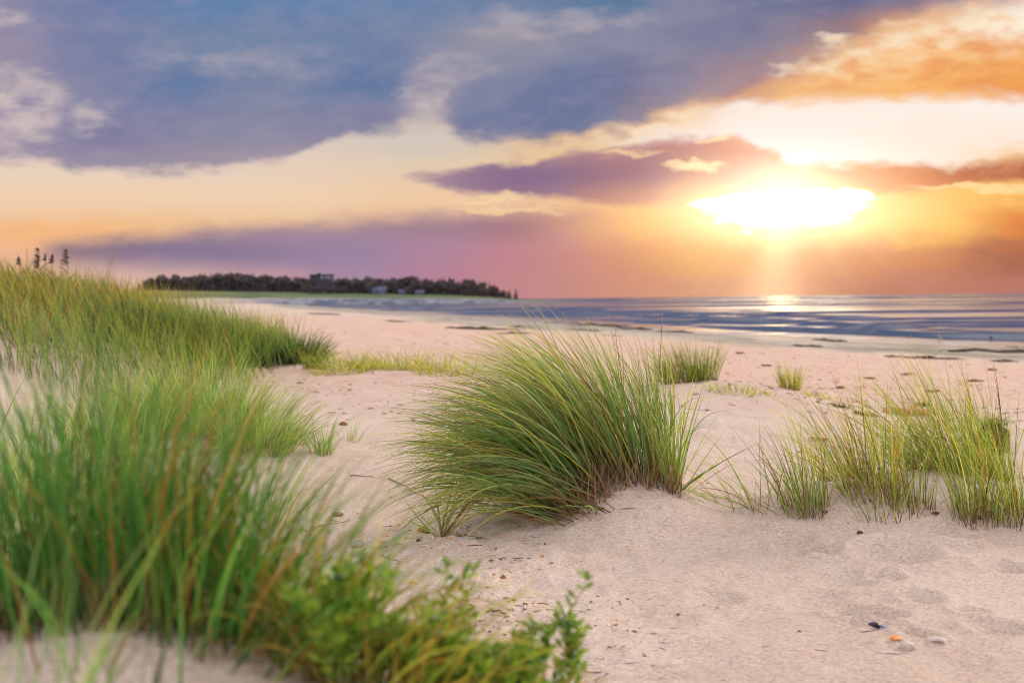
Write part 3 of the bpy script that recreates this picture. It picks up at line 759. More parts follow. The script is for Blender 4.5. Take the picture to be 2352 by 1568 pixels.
# --- the big windswept clump in the middle
def big_clump():
    g = RNG
    base = at(1380, 5.2)
    root = empty('grass_clump', base, 'large windswept green marram clump bending left over the sand mound at centre', 'grass')
    parts = []
    def batch(n, x0, x1, y0, y1, La, Lb, t0, t1, azs_, dead=.11, w=.0052, p=1.25, xpow=1.0):
        n = int(n * .82); u = g.random(n) ** xpow
        px = x0 + (x1 - x0) * u
        Y = g.uniform(y0, y1, n)
        x = ux(px) * Y; z = H(x, Y) - .015
        L = g.uniform(La, Lb, n)
        th0 = g.normal(t0[0], t0[1], n); th1 = th0 + np.maximum(g.normal(t1[0], t1[1], n), -.2)
        az = PI + g.normal(azs_[0], azs_[1], n)
        parts.append(blades(np.stack([x, Y, z], -1), L, th0, th1, az, 1.32 * w * g.uniform(.5, 1.35, n), seg=11, p=p,
                            dead=(g.random(n) < dead).astype(float), daz=g.normal(0, .15, n)))
    # right-hand upright group
    batch(200, 1485, 1560, 5.0, 5.45, .40, .72, (.10, .12), (.35, .25), (0, .5), p=1.7)
    batch(200, 1410, 1495, 5.0, 5.5, .50, .84, (.27, .13), (.55, .25), (0, .4), p=1.7)
    batch(16, 1520, 1562, 5.0, 5.3, .4, .62, (-.22, .12), (-.1, .25), (0, .4))
    # middle: swept over to the left
    batch(330, 1330, 1450, 5.0, 5.6, .66, .98, (.42, .12), (.85, .24), (0, .30), p=1.6)
    batch(330, 1290, 1420, 4.95, 5.5, .68, 1.02, (.56, .12), (1.05, .24), (.05, .28), p=1.5)
    # left: arching down to the sand
    batch(480, 1230, 1390, 4.95, 5.55, .62, .96, (.70, .13), (1.15, .25), (.06, .28))
    batch(400, 1230, 1370, 4.85, 5.4, .58, .88, (.82, .14), (1.35, .28), (.14, .28), dead=.08)
    batch(150, 1200, 1350, 4.85, 5.2, .45, .75, (1.0, .14), (.95, .25), (.30, .35), dead=.14)
    # broken, kinked blades through the clump
    batch(90, 1290, 1540, 4.95, 5.4, .45, .8, (.35, .25), (1.5, .5), (0, .6), dead=.5, p=5.0)
    # loose strands in front and to the right
    batch(40, 1250, 1420, 4.75, 4.95, .4, .7, (1.15, .15), (.5, .25), (.35, .5), dead=.3)
    batch(16, 1000, 1016, 4.78, 4.84, .3, .5, (-.62, .25), (.1, .25), (0, .5), dead=.35)
    batch(12, 1000, 1016, 4.78, 4.84, .2, .35, (.2, .4), (.1, .25), (0, 1.0), dead=.35)
    batch(9, 1530, 1565, 5.0, 5.2, .30, .5, (-.8, .2), (-.3, .2), (-.1, .4), dead=.2)
    # a few tall thin ones against the sea
    batch(14, 1440, 1540, 5.1, 5.3, .68, .82, (.12, .12), (.10, .10), (0, .4), w=.004, dead=0)
    V, F, C = join(parts)
    mesh_np('leaf_blades', V, F, M_MARRAM, root, attr=C, loc=base)
    parts.clear()
    batch(170, 1270, 1400, 4.88, 5.1, .08, .24, (.1, .3), (.1, .3), (0, 2.5), w=.005)
    batch(140, 1400, 1560, 4.98, 5.2, .08, .22, (.1, .22), (.1, .2), (0, 2.5), w=.005)
    batch(110, 1230, 1370, 4.82, 4.95, .15, .40, (.9, .3), (.3, .3), (.3, .9), w=.0035)
    V, F, C = join(parts)
    mesh_np('dry_stems', V, F, M_DRY, root, attr=C, loc=base)
    # thick white-backed curled blades on the right
    n = 22
    px = g.uniform(1480, 1565, n); Y = g.uniform(5.0, 5.15, n); x = ux(px) * Y
    G = blades(np.stack([x, Y, H(x, Y)], -1), g.uniform(.35, .6, n), g.normal(0, .15, n), g.normal(1.7, .5, n), g.choice([0, PI], n) + g.normal(0, .4, n), np.full(n, .007), seg=14, p=3.0, dead=np.zeros(n))
    c = mesh_np('curled_blades', *G[:2], M_PALE, root, attr=G[2], loc=base)
    c['label'] = 'pale curled blades at the right of the clump'
    # one long flower spike standing above the rest
    mb = MB()
    p0 = Vector(at(1480, 5.1)); tip = Vector((ux(1531) * 5.1, 5.1, CAMZ + (horizon(1531) - 683) / FPX * 5.1))
    pth = [p0.lerp(tip, k / 10) + Vector((0.02 * math.sin(k * .3) - .02 * (k / 10), 0, 0)) for k in range(11)]
    mb.tube(pth, [.0022 - .00012 * k for k in range(11)], 6)
    mb.build('flower_stalk', M_STEM, root, True, loc=base)
    return root
big_clump()

# --- right-hand row
def row(lab, px, Y, n, rx, ry, L, lean, bend, splay, windk, yellow, stems=.35, name='grass_tuft', w=.0044, dead=.16):
    return tuft(lab, px, Y, n, rx, ry, L, M_RIGHT, lean, bend, splay, w, windk=windk, stems=stems, stemL=.15, yellow=yellow + .08, name=name, dead=dead, jit=.28, lo=.25, p=1.6)
row('short blue-green tuft with a leaning base, left end of the right-hand grass row', 1855, 5.02, 130, .10, .10, .58, .45, .5, .6, .40, .35)
row('sparse thin grass lying low between the mound and the right-hand row', 1700, 5.20, 46, .26, .16, .50, 1.05, .7, .9, .55, .55, stems=0)
row('yellow-green upright tuft, middle of the right-hand grass row', 2005, 5.12, 240, .14, .14, .66, .50, .48, .6, .48, .55)
row('thin straw-tipped tuft close behind the upright yellow-green one', 1940, 5.55, 110, .13, .12, .58, .60, .6, .7, .52, .65)
row('narrow loose tuft of straight stems in front of the bushy right clump', 2095, 4.98, 85, .10, .10, .52, .35, .35, .6, .25, .5)
row('bushy green clump on the small sand mound near the right edge', 2200, 5.62, 640, .26, .18, .70, .62, .5, .5, .66, .35, name='grass_clump', w=.005)
row('slender fresh green tuft with one broad blade, front right', 2240, 4.90, 110, .10, .10, .58, .35, .45, .65, .25, .35)
row('dense yellowish tuft cut by the right edge of the photo', 2335, 4.98, 260, .16, .14, .60, .45, .5, .65, .36, .45)
row('few bent stalks beside the left end of the right-hand row', 1775, 5.12, 36, .13, .08, .50, .95, .6, .6, .75, .55, stems=.2)
row('single stalks scattered in front of the yellow-green upright tuft', 2040, 4.86, 22, .16, .05, .40, .5, .5, .6, .4, .5, stems=.6)

# --- middle distance tufts
tuft('mid-green tuft on a low hump just right of the large clump', 1580, 11.5, 420, .30, .20, .50, M_MID, .5, .5, .6, .008, windk=.25, yellow=.45)
tuft('small lone yellow tuft on open sand behind the right-hand row', 1815, 11.7, 150, .11, .09, .34, M_YELLOW, .45, .35, .5, .007, windk=.1, yellow=.6)
tuft('low creeping green plant below the lone yellow tuft', 1700, 10.6, 130, .34, .14, .13, M_YELLOW, .9, .5, .9, .008, windk=.0, yellow=.5)
tuft('flat yellowish plant beside the lone tuft on the sand', 1890, 11.3, 90, .25, .10, .10, M_YELLOW, .9, .5, .9, .008, windk=0, yellow=.7)
for px, Y, n, rx, lab in ((795, 15.0, 330, .40, 'yellow-green low grass patch next to the round tussock'), (905, 15.4, 380, .5, 'yellow grass patch between round tussock and large clump'),
                          (1020, 14.6, 300, .42, 'yellow low grass patch just left of the large clump')):
    tuft(lab, px, Y, n, rx, .75, .44, M_YELLOW, .7, .75, .8, .009, windk=.22, yellow=.58, jit=.42, lo=.25)
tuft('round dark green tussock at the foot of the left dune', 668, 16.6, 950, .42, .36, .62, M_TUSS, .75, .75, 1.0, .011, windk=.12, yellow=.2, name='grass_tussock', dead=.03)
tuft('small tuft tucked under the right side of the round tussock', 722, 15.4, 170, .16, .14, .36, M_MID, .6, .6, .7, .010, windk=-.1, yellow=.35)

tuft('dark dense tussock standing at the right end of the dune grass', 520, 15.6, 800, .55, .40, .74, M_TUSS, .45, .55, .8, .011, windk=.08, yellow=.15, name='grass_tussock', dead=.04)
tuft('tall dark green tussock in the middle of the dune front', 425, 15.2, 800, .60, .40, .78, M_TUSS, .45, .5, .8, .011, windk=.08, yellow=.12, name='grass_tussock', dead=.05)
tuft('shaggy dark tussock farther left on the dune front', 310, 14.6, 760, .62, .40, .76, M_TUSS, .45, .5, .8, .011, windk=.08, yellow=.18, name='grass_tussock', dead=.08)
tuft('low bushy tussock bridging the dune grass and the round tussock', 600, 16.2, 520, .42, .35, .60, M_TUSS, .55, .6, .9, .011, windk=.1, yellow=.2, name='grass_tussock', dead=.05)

# --- left, near the focus
tuft('broad arching bright green clump behind the blurred front grass', 440, 7.3, 950, .42, .30, .62, M_PALE, .55, .75, .8, .0058, windk=.1, yellow=.35, stems=.12, name='grass_clump')
tuft('light green clump with bleached arching tips at the right flank', 575, 6.9, 520, .24, .20, .50, M_PALE, .6, .75, .8, .0055, windk=-.15, yellow=.45, stems=.15, name='grass_clump')
tuft('grey-green clump seen through the blurred front grass at left', 270, 7.0, 520, .32, .24, .60, M_PALE, .5, .7, .8, .0058, windk=.1, yellow=.3, name='grass_clump')
tuft('small pale young tuft on the sand, left of the pair', 668, 7.2, 70, .07, .06, .30, M_PALE, .6, .6, .8, .0048, windk=0, yellow=.4)
tuft('small blue-green young tuft on the sand, right of the pair', 735, 6.9, 80, .07, .06, .32, M_PALE, .6, .6, .8, .0048, windk=0, yellow=.15)
tuft('tiny thin sprig right of the two young tufts', 800, 7.5, 30, .08, .05, .26, M_PALE, .9, .6, .9, .0042, windk=-.2, yellow=.6)
tuft('few long thin blades straggling over the sand below the young tufts', 610, 5.2, 40, .10, .08, .50, M_PALE, .8, .6, .8, .0045, windk=-.25, yellow=.4)

# --- blurred front left
def front(lab, px, Y, n, rx, ry, L, lean=.3, bend=.5, splay=.8, windk=-.05, yellow=.22, dead=.09, m=None, name='grass_clump', w=.0039, stems=.22):
    return tuft(lab, px, Y, n, rx, ry, L, m or M_FRONT, lean, bend, splay, w, windk=windk, stems=stems, stemL=.13, yellow=yellow, dead=dead, name=name, jit=.48, lo=.25, p=2.2, seg=10)
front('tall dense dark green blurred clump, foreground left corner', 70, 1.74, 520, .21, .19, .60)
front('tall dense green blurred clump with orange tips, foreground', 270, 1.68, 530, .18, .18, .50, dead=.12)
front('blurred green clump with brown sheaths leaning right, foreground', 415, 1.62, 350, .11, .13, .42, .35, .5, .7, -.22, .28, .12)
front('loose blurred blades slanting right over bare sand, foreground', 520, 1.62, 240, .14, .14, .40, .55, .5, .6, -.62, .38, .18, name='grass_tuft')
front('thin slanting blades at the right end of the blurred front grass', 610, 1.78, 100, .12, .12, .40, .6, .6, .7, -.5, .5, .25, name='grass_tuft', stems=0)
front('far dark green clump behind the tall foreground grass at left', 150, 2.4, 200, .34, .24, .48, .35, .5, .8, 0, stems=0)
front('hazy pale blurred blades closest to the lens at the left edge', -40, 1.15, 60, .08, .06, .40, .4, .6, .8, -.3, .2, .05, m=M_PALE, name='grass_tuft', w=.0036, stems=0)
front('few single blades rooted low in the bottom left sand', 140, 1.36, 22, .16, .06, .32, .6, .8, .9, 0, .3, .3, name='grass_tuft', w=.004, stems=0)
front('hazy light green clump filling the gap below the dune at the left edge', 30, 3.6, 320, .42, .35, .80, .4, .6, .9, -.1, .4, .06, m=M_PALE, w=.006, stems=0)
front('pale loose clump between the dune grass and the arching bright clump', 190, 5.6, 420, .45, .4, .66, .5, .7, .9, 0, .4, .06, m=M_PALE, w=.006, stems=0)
def bent_tips():
    # bleached folded leaf ends sticking out of the middle front clump
    g = RNG; n = 26; px = g.uniform(330, 520, n); Y = g.uniform(1.6, 1.8, n); x = ux(px) * Y
    G = blades(np.stack([x, Y, H(x, Y)], -1), g.uniform(.26, .46, n), g.normal(.1, .2, n), g.normal(1.9, .4, n), g.normal(0, .6, n), np.full(n, .006), seg=14, p=5.0, dead=(g.random(n) < .6).astype(float), r2=g.uniform(.5, 1, n))
    b = at(430, 1.7)
    o = mesh_np('grass_tuft', *G[:2], M_FRONT, attr=G[2], loc=b)
    tag(o, 'bleached orange hooked leaf tips standing out of the blurred front grass', 'grass')
bent_tips()
tuft('yellowing drooping grass tuft among flowers, bottom centre', 800, 1.66, 230, .15, .12, .34, M_YELLOW, .8, 1.2, .8, .0044, windk=-.25, yellow=.6, dead=.5, stems=.2, stemL=.1, jit=.3, lo=.3)
tuft('brownish trailing blades at the bottom edge between the leafy plants', 970, 1.64, 210, .20, .12, .30, M_YELLOW, .9, 1.0, .8, .0044, windk=-.35, yellow=.6, dead=.6, jit=.4, lo=.3)
tuft('short straw-coloured tuft left of the drooping yellow one', 680, 1.76, 110, .12, .10, .32, M_YELLOW, .6, .9, .8, .0042, windk=-.35, yellow=.6, dead=.45, jit=.3, lo=.3)

# --- the grassed dune (nobody could count it)
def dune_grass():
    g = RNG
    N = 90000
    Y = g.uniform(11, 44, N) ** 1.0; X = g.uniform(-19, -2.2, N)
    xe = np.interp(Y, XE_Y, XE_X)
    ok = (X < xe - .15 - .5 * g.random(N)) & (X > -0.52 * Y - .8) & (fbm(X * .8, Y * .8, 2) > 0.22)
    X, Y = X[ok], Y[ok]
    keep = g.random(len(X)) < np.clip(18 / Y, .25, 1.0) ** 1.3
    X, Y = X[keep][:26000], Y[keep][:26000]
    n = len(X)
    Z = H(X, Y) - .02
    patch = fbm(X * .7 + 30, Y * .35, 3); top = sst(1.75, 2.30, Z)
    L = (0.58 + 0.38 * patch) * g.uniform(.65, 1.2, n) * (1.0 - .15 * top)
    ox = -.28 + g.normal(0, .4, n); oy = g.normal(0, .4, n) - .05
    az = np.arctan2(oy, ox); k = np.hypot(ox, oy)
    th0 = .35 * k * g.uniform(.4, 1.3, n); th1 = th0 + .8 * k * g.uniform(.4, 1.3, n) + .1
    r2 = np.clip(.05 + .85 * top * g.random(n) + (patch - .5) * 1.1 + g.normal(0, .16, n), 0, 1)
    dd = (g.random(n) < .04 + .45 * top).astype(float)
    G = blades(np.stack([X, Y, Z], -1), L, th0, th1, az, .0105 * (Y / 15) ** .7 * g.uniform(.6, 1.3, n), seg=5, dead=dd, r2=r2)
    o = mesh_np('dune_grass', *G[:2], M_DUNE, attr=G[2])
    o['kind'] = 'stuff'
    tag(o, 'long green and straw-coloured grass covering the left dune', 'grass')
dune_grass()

# --- reeds with plumes on the crest of the left dune
def reed(px, Y, top_py, lean, plume, label, seed):
    rnd = random.Random(seed)
    b = Vector(at(px, Y)); top = Vector((b.x + lean, b.y, CAMZ + (horizon(px) - top_py) / FPX * Y))
    root = empty('reed', b, label, 'reed', 'reeds on the crest of the left dune')
    mb = MB()
    n = 10
    pth = [b.lerp(top, k / n) + Vector((lean * .5 * ((k / n) ** 2 - k / n), 0, 0)) for k in range(n + 1)]
    mb.tube(pth, [.006 - .0003 * k for k in range(n + 1)], 6)
    mb.build('stem', M_REED, root, True, loc=b)
    mb = MB()
    for k in range(3):
        p = pth[4 + k]; sgn = rnd.choice((-1, 1)); L = rnd.uniform(.18, .3)
        q = [p + Vector((sgn * L * t * .6, 0.02 * t, L * (t * .9 - .5 * t * t))) for t in (0, .33, .66, 1)]
        for i in range(3):
            w0 = .010 * (1 - i / 3.2); w1 = .010 * (1 - (i + 1) / 3.2)
            mb.add([q[i] + Vector((0, 0, -w0)), q[i] + Vector((0, 0, w0)), q[i + 1] + Vector((0, 0, w1)), q[i + 1] + Vector((0, 0, -w1))], [(0, 1, 2, 3)])
    mb.build('leaves', M_REED, root, False, loc=b)
    if plume:
        mb = MB()
        d = (pth[-1] - pth[-3]).normalized()
        for i in range(60):
            t = rnd.random(); p = top - d * plume * (1 - t)
            a = rnd.uniform(0, 2 * PI); out = (.30 * (1 - t) ** .7 + .10) * plume * rnd.uniform(.5, 1.1)
            e = p + Vector((math.cos(a) * out - .45 * out, math.sin(a) * out, out * rnd.uniform(-.1, .9)))
            mb.tube([p, p.lerp(e, .5) + Vector((0, 0, .2 * out)), e], [.0025, .0055, .002], 4)
        mb.build('plume', M_PLUME, root, False, loc=b)
for i, (px, Y, tp, ln, pl, lab) in enumerate((
        (52, 16.0, 590, -.02, .13, 'leftmost short reed with a ragged thin head on the dune crest'),
        (66, 16.2, 570, .01, 0, 'bare tall reed stalk without a head on the dune crest'),
        (84, 16.0, 598, .05, .12, 'short feathery reed between the bare stalk and the tall plume'),
        (95, 16.1, 571, -.01, .20, 'tall reed with a loose open plume, left of centre on the crest'),
        (102, 16.3, 583, .05, .11, 'slim reed leaning right beside the loose open plume'),
        (117, 16.0, 585, .06, .13, 'reed with a nodding plume drooping to the right'),
        (162, 15.9, 573, -.03, .24, 'rightmost reed with the fullest dense dark plume'))):
    reed(px, Y, tp, ln, pl, lab, i)

# --- leaf-cloud plants: shrubs and trees
def crown_mesh(name, lobes, nleaf, size, m, seed, squash=1.0):
    g = np.random.default_rng(seed)
    n = nleaf
    vol = np.array([l[3] ** 2 * l[4] for l in lobes]); pick = g.choice(len(lobes), n, p=vol / vol.sum())
    Lb = np.array(lobes)[pick]
    d = g.normal(0, 1, (n, 3)); d /= np.linalg.norm(d, axis=1)[:, None]
    r = g.random(n) ** .35 * g.uniform(.8, 1.12, n)
    c = Lb[:, :3] + d * r[:, None] * np.stack([Lb[:, 3], Lb[:, 3], Lb[:, 4]], -1)
    a = g.normal(0, 1, (n, 3)); a /= np.linalg.norm(a, axis=1)[:, None]
    b = np.cross(a, g.normal(0, 1, (n, 3))); b /= np.linalg.norm(b, axis=1)[:, None]
    sz = size * g.uniform(.5, 1.3, n)[:, None]
    V = np.stack([c - a * sz, c - b * sz * .6, c + a * sz, c + b * sz * .6], 1).reshape(-1, 3)
    F = np.arange(4 * n).reshape(n, 4)
    return V, F

def shrub(px, Y, wd, ht, label, seed):
    b = at(px, Y)
    root = empty('shrub', b, label, 'shrub', None)
    rnd = random.Random(seed)
    lobes = [(rnd.uniform(-.5, .5) * wd, rnd.uniform(-.2, .2) * wd, ht * rnd.uniform(.35, .62), wd * rnd.uniform(.22, .34), ht * rnd.uniform(.3, .42)) for _ in range(9)]
    V, F = crown_mesh('foliage', lobes, 1500, .045, M_SHRUB, seed)
    mesh_np('foliage', V, F, M_SHRUB, root, smooth=False)
    mb = MB()
    for k in range(5):
        x = rnd.uniform(-.35, .35) * wd
        mb.tube([(x * .5, 0, -.05), (x * .8, 0, ht * .3), (x, .03, ht * .6)], [.025, .018, .008], 6)
    mb.build('stems', M_TRUNK, root, True)
shrub(135, 27, 1.9, 1.02, 'dark olive shrub behind the reeds on the left dune crest', 4)
shrub(215, 29, 2.0, 1.22, 'dark brown shrub at the right end of the left dune crest', 9)

# --- far headland: trees
def tree_proto(kind, h, seed):
    rnd = random.Random(seed)
    root = bpy.data.objects.new('pine_tree' if kind == 'pine' else 'broadleaf_tree', None); COL.objects.link(root)
    mb = MB()
    mb.tube([(0, 0, -.5), (.05 * h * rnd.uniform(-.4, .4), 0, h * .35), (0, 0, h * .72)], [.035 * h, .025 * h, .008 * h], 7)
    for k in range(4):
        a = rnd.uniform(0, 6.28); mb.tube([(0, 0, h * (.25 + .1 * k)), (math.cos(a) * .22 * h, math.sin(a) * .22 * h, h * (.4 + .1 * k))], [.012 * h, .004 * h], 5)
    mb.build('trunk', M_TRUNK, root, True)
    if kind == 'pine':
        lobes = [(rnd.uniform(-.03, .03) * h, 0, h * (.12 + .14 * k), h * .24 * (1 - k / 7.0), h * .10) for k in range(7)]
        V, F = crown_mesh('crown', lobes, 520, .30, M_CROWN2, seed); m = M_CROWN2
    else:
        lobes = [(rnd.uniform(-.3, .3) * h, rnd.uniform(-.2, .2) * h, h * rnd.uniform(.10, .80), h * rnd.uniform(.15, .27), h * rnd.uniform(.13, .2)) for _ in range(12)]
        V, F = crown_mesh('crown', lobes, 760, .40, M_CROWN, seed); m = M_CROWN
    mesh_np('crown', V, F, m, root, smooth=False)
    return root
def dup(root, loc, rz, s):
    r = root.copy(); COL.objects.link(r)
    r.location = loc; r.rotation_euler = (0, 0, rz); r.scale = (s * random.uniform(.9, 1.2), s, s)
    for ch in root.children:
        c = ch.copy(); COL.objects.link(c); c.parent = r
    return r
protos = [tree_proto('broad', 8.0, 20 + i) for i in range(4)] + [tree_proto('pine', 8.0, 40 + i) for i in range(2)]
used = set()
def place_tree(k, px, Y, s, label, group=None):
    x = ux(px) * Y
    loc = (x, Y, float(base_h(np.array(x), np.array(Y))) - .2)
    if k in used: r = dup(protos[k], loc, random.uniform(0, 6.28), s)
    else:
        r = protos[k]; used.add(k); r.location = loc; r.scale = (s, s, s)
    for q in ('group',):
        if q in r: del r[q]
    tag(r, label, 'tree', group)
SKY = [(322, 657), (345, 645), (380, 638), (430, 636), (480, 633), (560, 635), (640, 636), (700, 640), (770, 641), (810, 643), (850, 639), (875, 645), (910, 645), (940, 636), (975, 645), (1000, 645), (1060, 648), (1100, 651), (1140, 659), (1165, 669), (1190, 672)]
def skyline(px): return float(np.interp(px, [a for a, b in SKY], [b for a, b in SKY]))
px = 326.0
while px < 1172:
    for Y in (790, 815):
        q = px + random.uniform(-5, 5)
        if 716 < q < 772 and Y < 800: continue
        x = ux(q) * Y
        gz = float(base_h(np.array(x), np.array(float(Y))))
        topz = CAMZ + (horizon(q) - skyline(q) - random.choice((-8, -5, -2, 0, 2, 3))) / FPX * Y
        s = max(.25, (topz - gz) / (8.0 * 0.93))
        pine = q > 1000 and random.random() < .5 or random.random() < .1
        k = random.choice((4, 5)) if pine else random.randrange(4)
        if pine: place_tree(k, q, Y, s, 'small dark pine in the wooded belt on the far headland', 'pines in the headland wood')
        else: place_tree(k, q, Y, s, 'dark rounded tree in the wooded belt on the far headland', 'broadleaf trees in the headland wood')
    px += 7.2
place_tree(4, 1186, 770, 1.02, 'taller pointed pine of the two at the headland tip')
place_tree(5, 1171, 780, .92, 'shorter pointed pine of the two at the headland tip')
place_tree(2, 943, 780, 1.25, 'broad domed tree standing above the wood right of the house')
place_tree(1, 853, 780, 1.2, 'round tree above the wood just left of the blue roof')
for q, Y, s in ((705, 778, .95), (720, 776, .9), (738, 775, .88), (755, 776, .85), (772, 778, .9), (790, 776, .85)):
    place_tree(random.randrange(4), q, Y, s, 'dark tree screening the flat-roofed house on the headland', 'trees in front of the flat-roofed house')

# --- far houses
def flat_house():
    Y = 795.; x = ux(742) * Y; gz = float(base_h(np.array(x), np.array(Y)))
    top = CAMZ + (horizon(742) - 630) / FPX * Y
    h = top - gz; W = 15.0
    root = empty('house', (x, Y, gz), 'dark flat-roofed house rising above the trees on the headland', 'house')
    mb = MB(); mb.box(-W / 2, -4, -.5, W / 2, 6, h - .6); mb.build('wall', M_WALLDK, root)
    mb = MB(); mb.box(-W / 2 - .6, -4.8, h - .6, W / 2 + .6, 6.6, h - .1); mb.build('roof', M_ROOFDK, root)
    mb = MB(); mb.box(-3.2, -1, h - .1, -1.2, 1, h + 1.0); mb.build('chimney', M_ROOFDK, root)
    for x0, x1, m_ in ((-.3, 1.5, M_GLASS), (1.75, 3.1, M_REDC), (3.35, 4.4, M_GLASS), (4.7, 6.6, M_GLASS)):
        fr = MB(); fr.box(x0 - .12, -4.06, h - 3.4, x1 + .12, -4, h - .95); f = fr.build('window', M_ROOFDK, root)
        pn = MB(); pn.box(x0, -4.1, h - 3.2, x1, -4.065, h - 1.1); pn.build('pane', m_, f)
flat_house()
def cottage(px, Y, w, hw, hr, label, lift=0):
    x = ux(px) * Y; gz = float(base_h(np.array(x), np.array(float(Y)))) + lift
    root = empty('cottage', (x, Y, gz), label, 'house')
    mb = MB(); mb.box(-w / 2, 0, -1.5, w / 2, 5, hw)
    mb.add([(-w / 2, 0, hw), (-w / 2, 5, hw), (-w / 2, 2.5, hw + hr - .15)], [(0, 2, 1)]); mb.add([(w / 2, 0, hw), (w / 2, 5, hw), (w / 2, 2.5, hw + hr - .15)], [(0, 1, 2)])
    mb.build('wall', M_PALEW, root)
    mb = MB()
    for y0, sg in ((-.4, 1), (5.4, -1)):
        mb.add([(-w / 2 - .4, y0, hw - .2), (w / 2 + .4, y0, hw - .2), (w / 2 + .4, 2.5, hw + hr), (-w / 2 - .4, 2.5, hw + hr),
                (-w / 2 - .4, y0, hw), (w / 2 + .4, y0, hw), (w / 2 + .4, 2.5, hw + hr + .22), (-w / 2 - .4, 2.5, hw + hr + .22)],
               [(0, 3, 2, 1), (4, 5, 6, 7), (0, 1, 5, 4), (1, 2, 6, 5), (2, 3, 7, 6), (3, 0, 4, 7)])
    r = mb.build('roof', M_SLATE, root)
    mb = MB(); mb.box(w * .25, 2.1, hw + hr - .3, w * .25 + .9, 2.9, hw + hr + 1.0); mb.build('chimney', M_PALEW, r)
    for k in (-.3, 0.08, .3):
        mb = MB(); mb.box(w * k - .5, -.06, .8, w * k + .5, -.003, 2.0); mb.build('window', M_GLASS, root)
cottage(871, 778, 10.5, 2.6, 2.3, 'blue-roofed house among trees right of the dark flat-roofed house')
cottage(926, 780, 5.5, 1.8, 1.4, 'small pale house half hidden below the broad domed tree')
cottage(965, 779, 6.0, 1.6, 1.3, 'low greyish house nearest the headland tip')

# ------------------------------------------------------------------ seaweed, driftwood, sods
def lump(px, Y, wd, dp, ht, m, label, seed, name='seaweed_heap', cat='seaweed', group=None, strands=26):
    """a tangled heap: many short overlapping strands over a low lobed core"""
    rnd = random.Random(seed); b = at(px, Y)
    mb = MB()
    n, k = 18, 5
    for lobe in range(5):
        ox, oy = rnd.uniform(-.3, .3) * wd, rnd.uniform(-.3, .3) * dp
        lw, ld, lh = wd * rnd.uniform(.18, .32), dp * rnd.uniform(.2, .35), ht * rnd.uniform(.5, 1.0)
        vs = []; fs = []
        for i in range(k + 1):
            for j in range(n):
                a = 2 * PI * j / n; r = 1 - (i / k) ** 1.5; q = r * (1 + .25 * math.sin(3 * a + lobe) + rnd.uniform(-.12, .12))
                x, y = ox + lw * q * math.cos(a), oy + ld * q * math.sin(a)
                vs.append((x, y, float(H(b[0] + x, b[1] + y)) - b[2] - .01 + lh * (i / k) ** .6 * rnd.uniform(.85, 1.1)))
        for i in range(k):
            for j in range(n): fs.append((i * n + j, i * n + (j + 1) % n, (i + 1) * n + (j + 1) % n, (i + 1) * n + j))
        mb.add(vs, fs)
    for s in range(strands):
        x, y = rnd.uniform(-.5, .5) * wd, rnd.uniform(-.45, .45) * dp; a = rnd.uniform(-.5, .5) + rnd.choice((0, PI)); L = wd * rnd.uniform(.15, .4)
        pth = []
        for i in range(5):
            t = i / 4; xx = x + math.cos(a) * L * t; yy = y + math.sin(a) * L * t + .03 * math.sin(5 * t + s)
            pth.append((xx, yy, float(H(b[0] + xx, b[1] + yy)) - b[2] + ht * .5 * math.sin(PI * t) * rnd.uniform(.2, 1.2) + .01))
        mb.tube(pth, [.02 * ht / .1 * rnd.uniform(.3, .8)] * 5, 5)
    o = mb.build(name, m, smooth=True); o.location = b
    return tag(o, label, cat, group)
def gy(px, py): return ray_ground(px, py, 6, 240)[1]
for i, (px, py, wd, ht, lab) in enumerate((
        (1108, 757, 2.6, .20, 'long dark seaweed heap on the beach left behind the large clump'),
        (1385, 749, 3.6, .26, 'biggest dark seaweed heap at the water edge behind the large clump'),
        (1290, 742, 2.4, .16, 'thin seaweed heap left of the biggest one near the water'),
        (1340, 760, 1.8, .14, 'small seaweed patch in front of the biggest heap'),
        (1460, 757, 1.8, .18, 'dark weed patch where shore and pale water meet, centre'),
        (1180, 768, 1.2, .09, 'faint flat seaweed scrap right of the long heap'),
        (1560, 764, 1.9, .15, 'seaweed strip at the water edge right of the thin stalk'),
        (1205, 752, 1.6, .10, 'low weed strip between the long heap and the biggest one'),
        (1400, 772, 1.0, .10, 'small dark scrap of weed nearest to the large clump'),
        (1905, 784, 1.1, .16, 'dark weed clod on the grey wet sand'),
        (1855, 795, .9, .10, 'flat smear of weed left of the dark clod on wet sand'),
        (2085, 785, 1.5, .14, 'weed ridge along the water edge right of the dark clod'),
        (2195, 788, 2.4, .20, 'longest weed ridge along the water edge at right'),
        (2330, 800, 1.0, .14, 'weed clump at the water edge by the right border'),
        (745, 722, 3.2, .16, 'faint weed line far down the left beach'),
        (905, 738, 1.8, .12, 'small weed patch on the far pinkish sand'))):
    lump(px, min(gy(px, py), 170), wd, wd * .5, ht, M_WEED, lab, 100 + i)
lump(2180, gy(2180, 826), 2.2, .35, .10, M_WEED, 'left half of the curved wrack line on grey sand at right', 140, 'wrack_line')
lump(2300, gy(2300, 812), 2.6, .4, .12, M_WEED, 'right half of the curved wrack line on grey sand at right', 141, 'wrack_line')
lump(1990, gy(1990, 962), .18, .08, .04, M_WEEDRED, 'reddish brown seaweed strip behind the right-hand grass row', 142)
lump(1930, gy(1930, 945), .14, .07, .03, M_WEED, 'dark scrap of weed left of the red seaweed strip', 143)
lump(2120, gy(2120, 930), .15, .08, .04, M_WEED, 'dark weed scrap above the driftwood log', 144)
lump(1880, gy(1880, 1010), .10, .06, .02, M_WEEDRED, 'faint rusty weed strip behind the yellow-green upright tuft', 145)
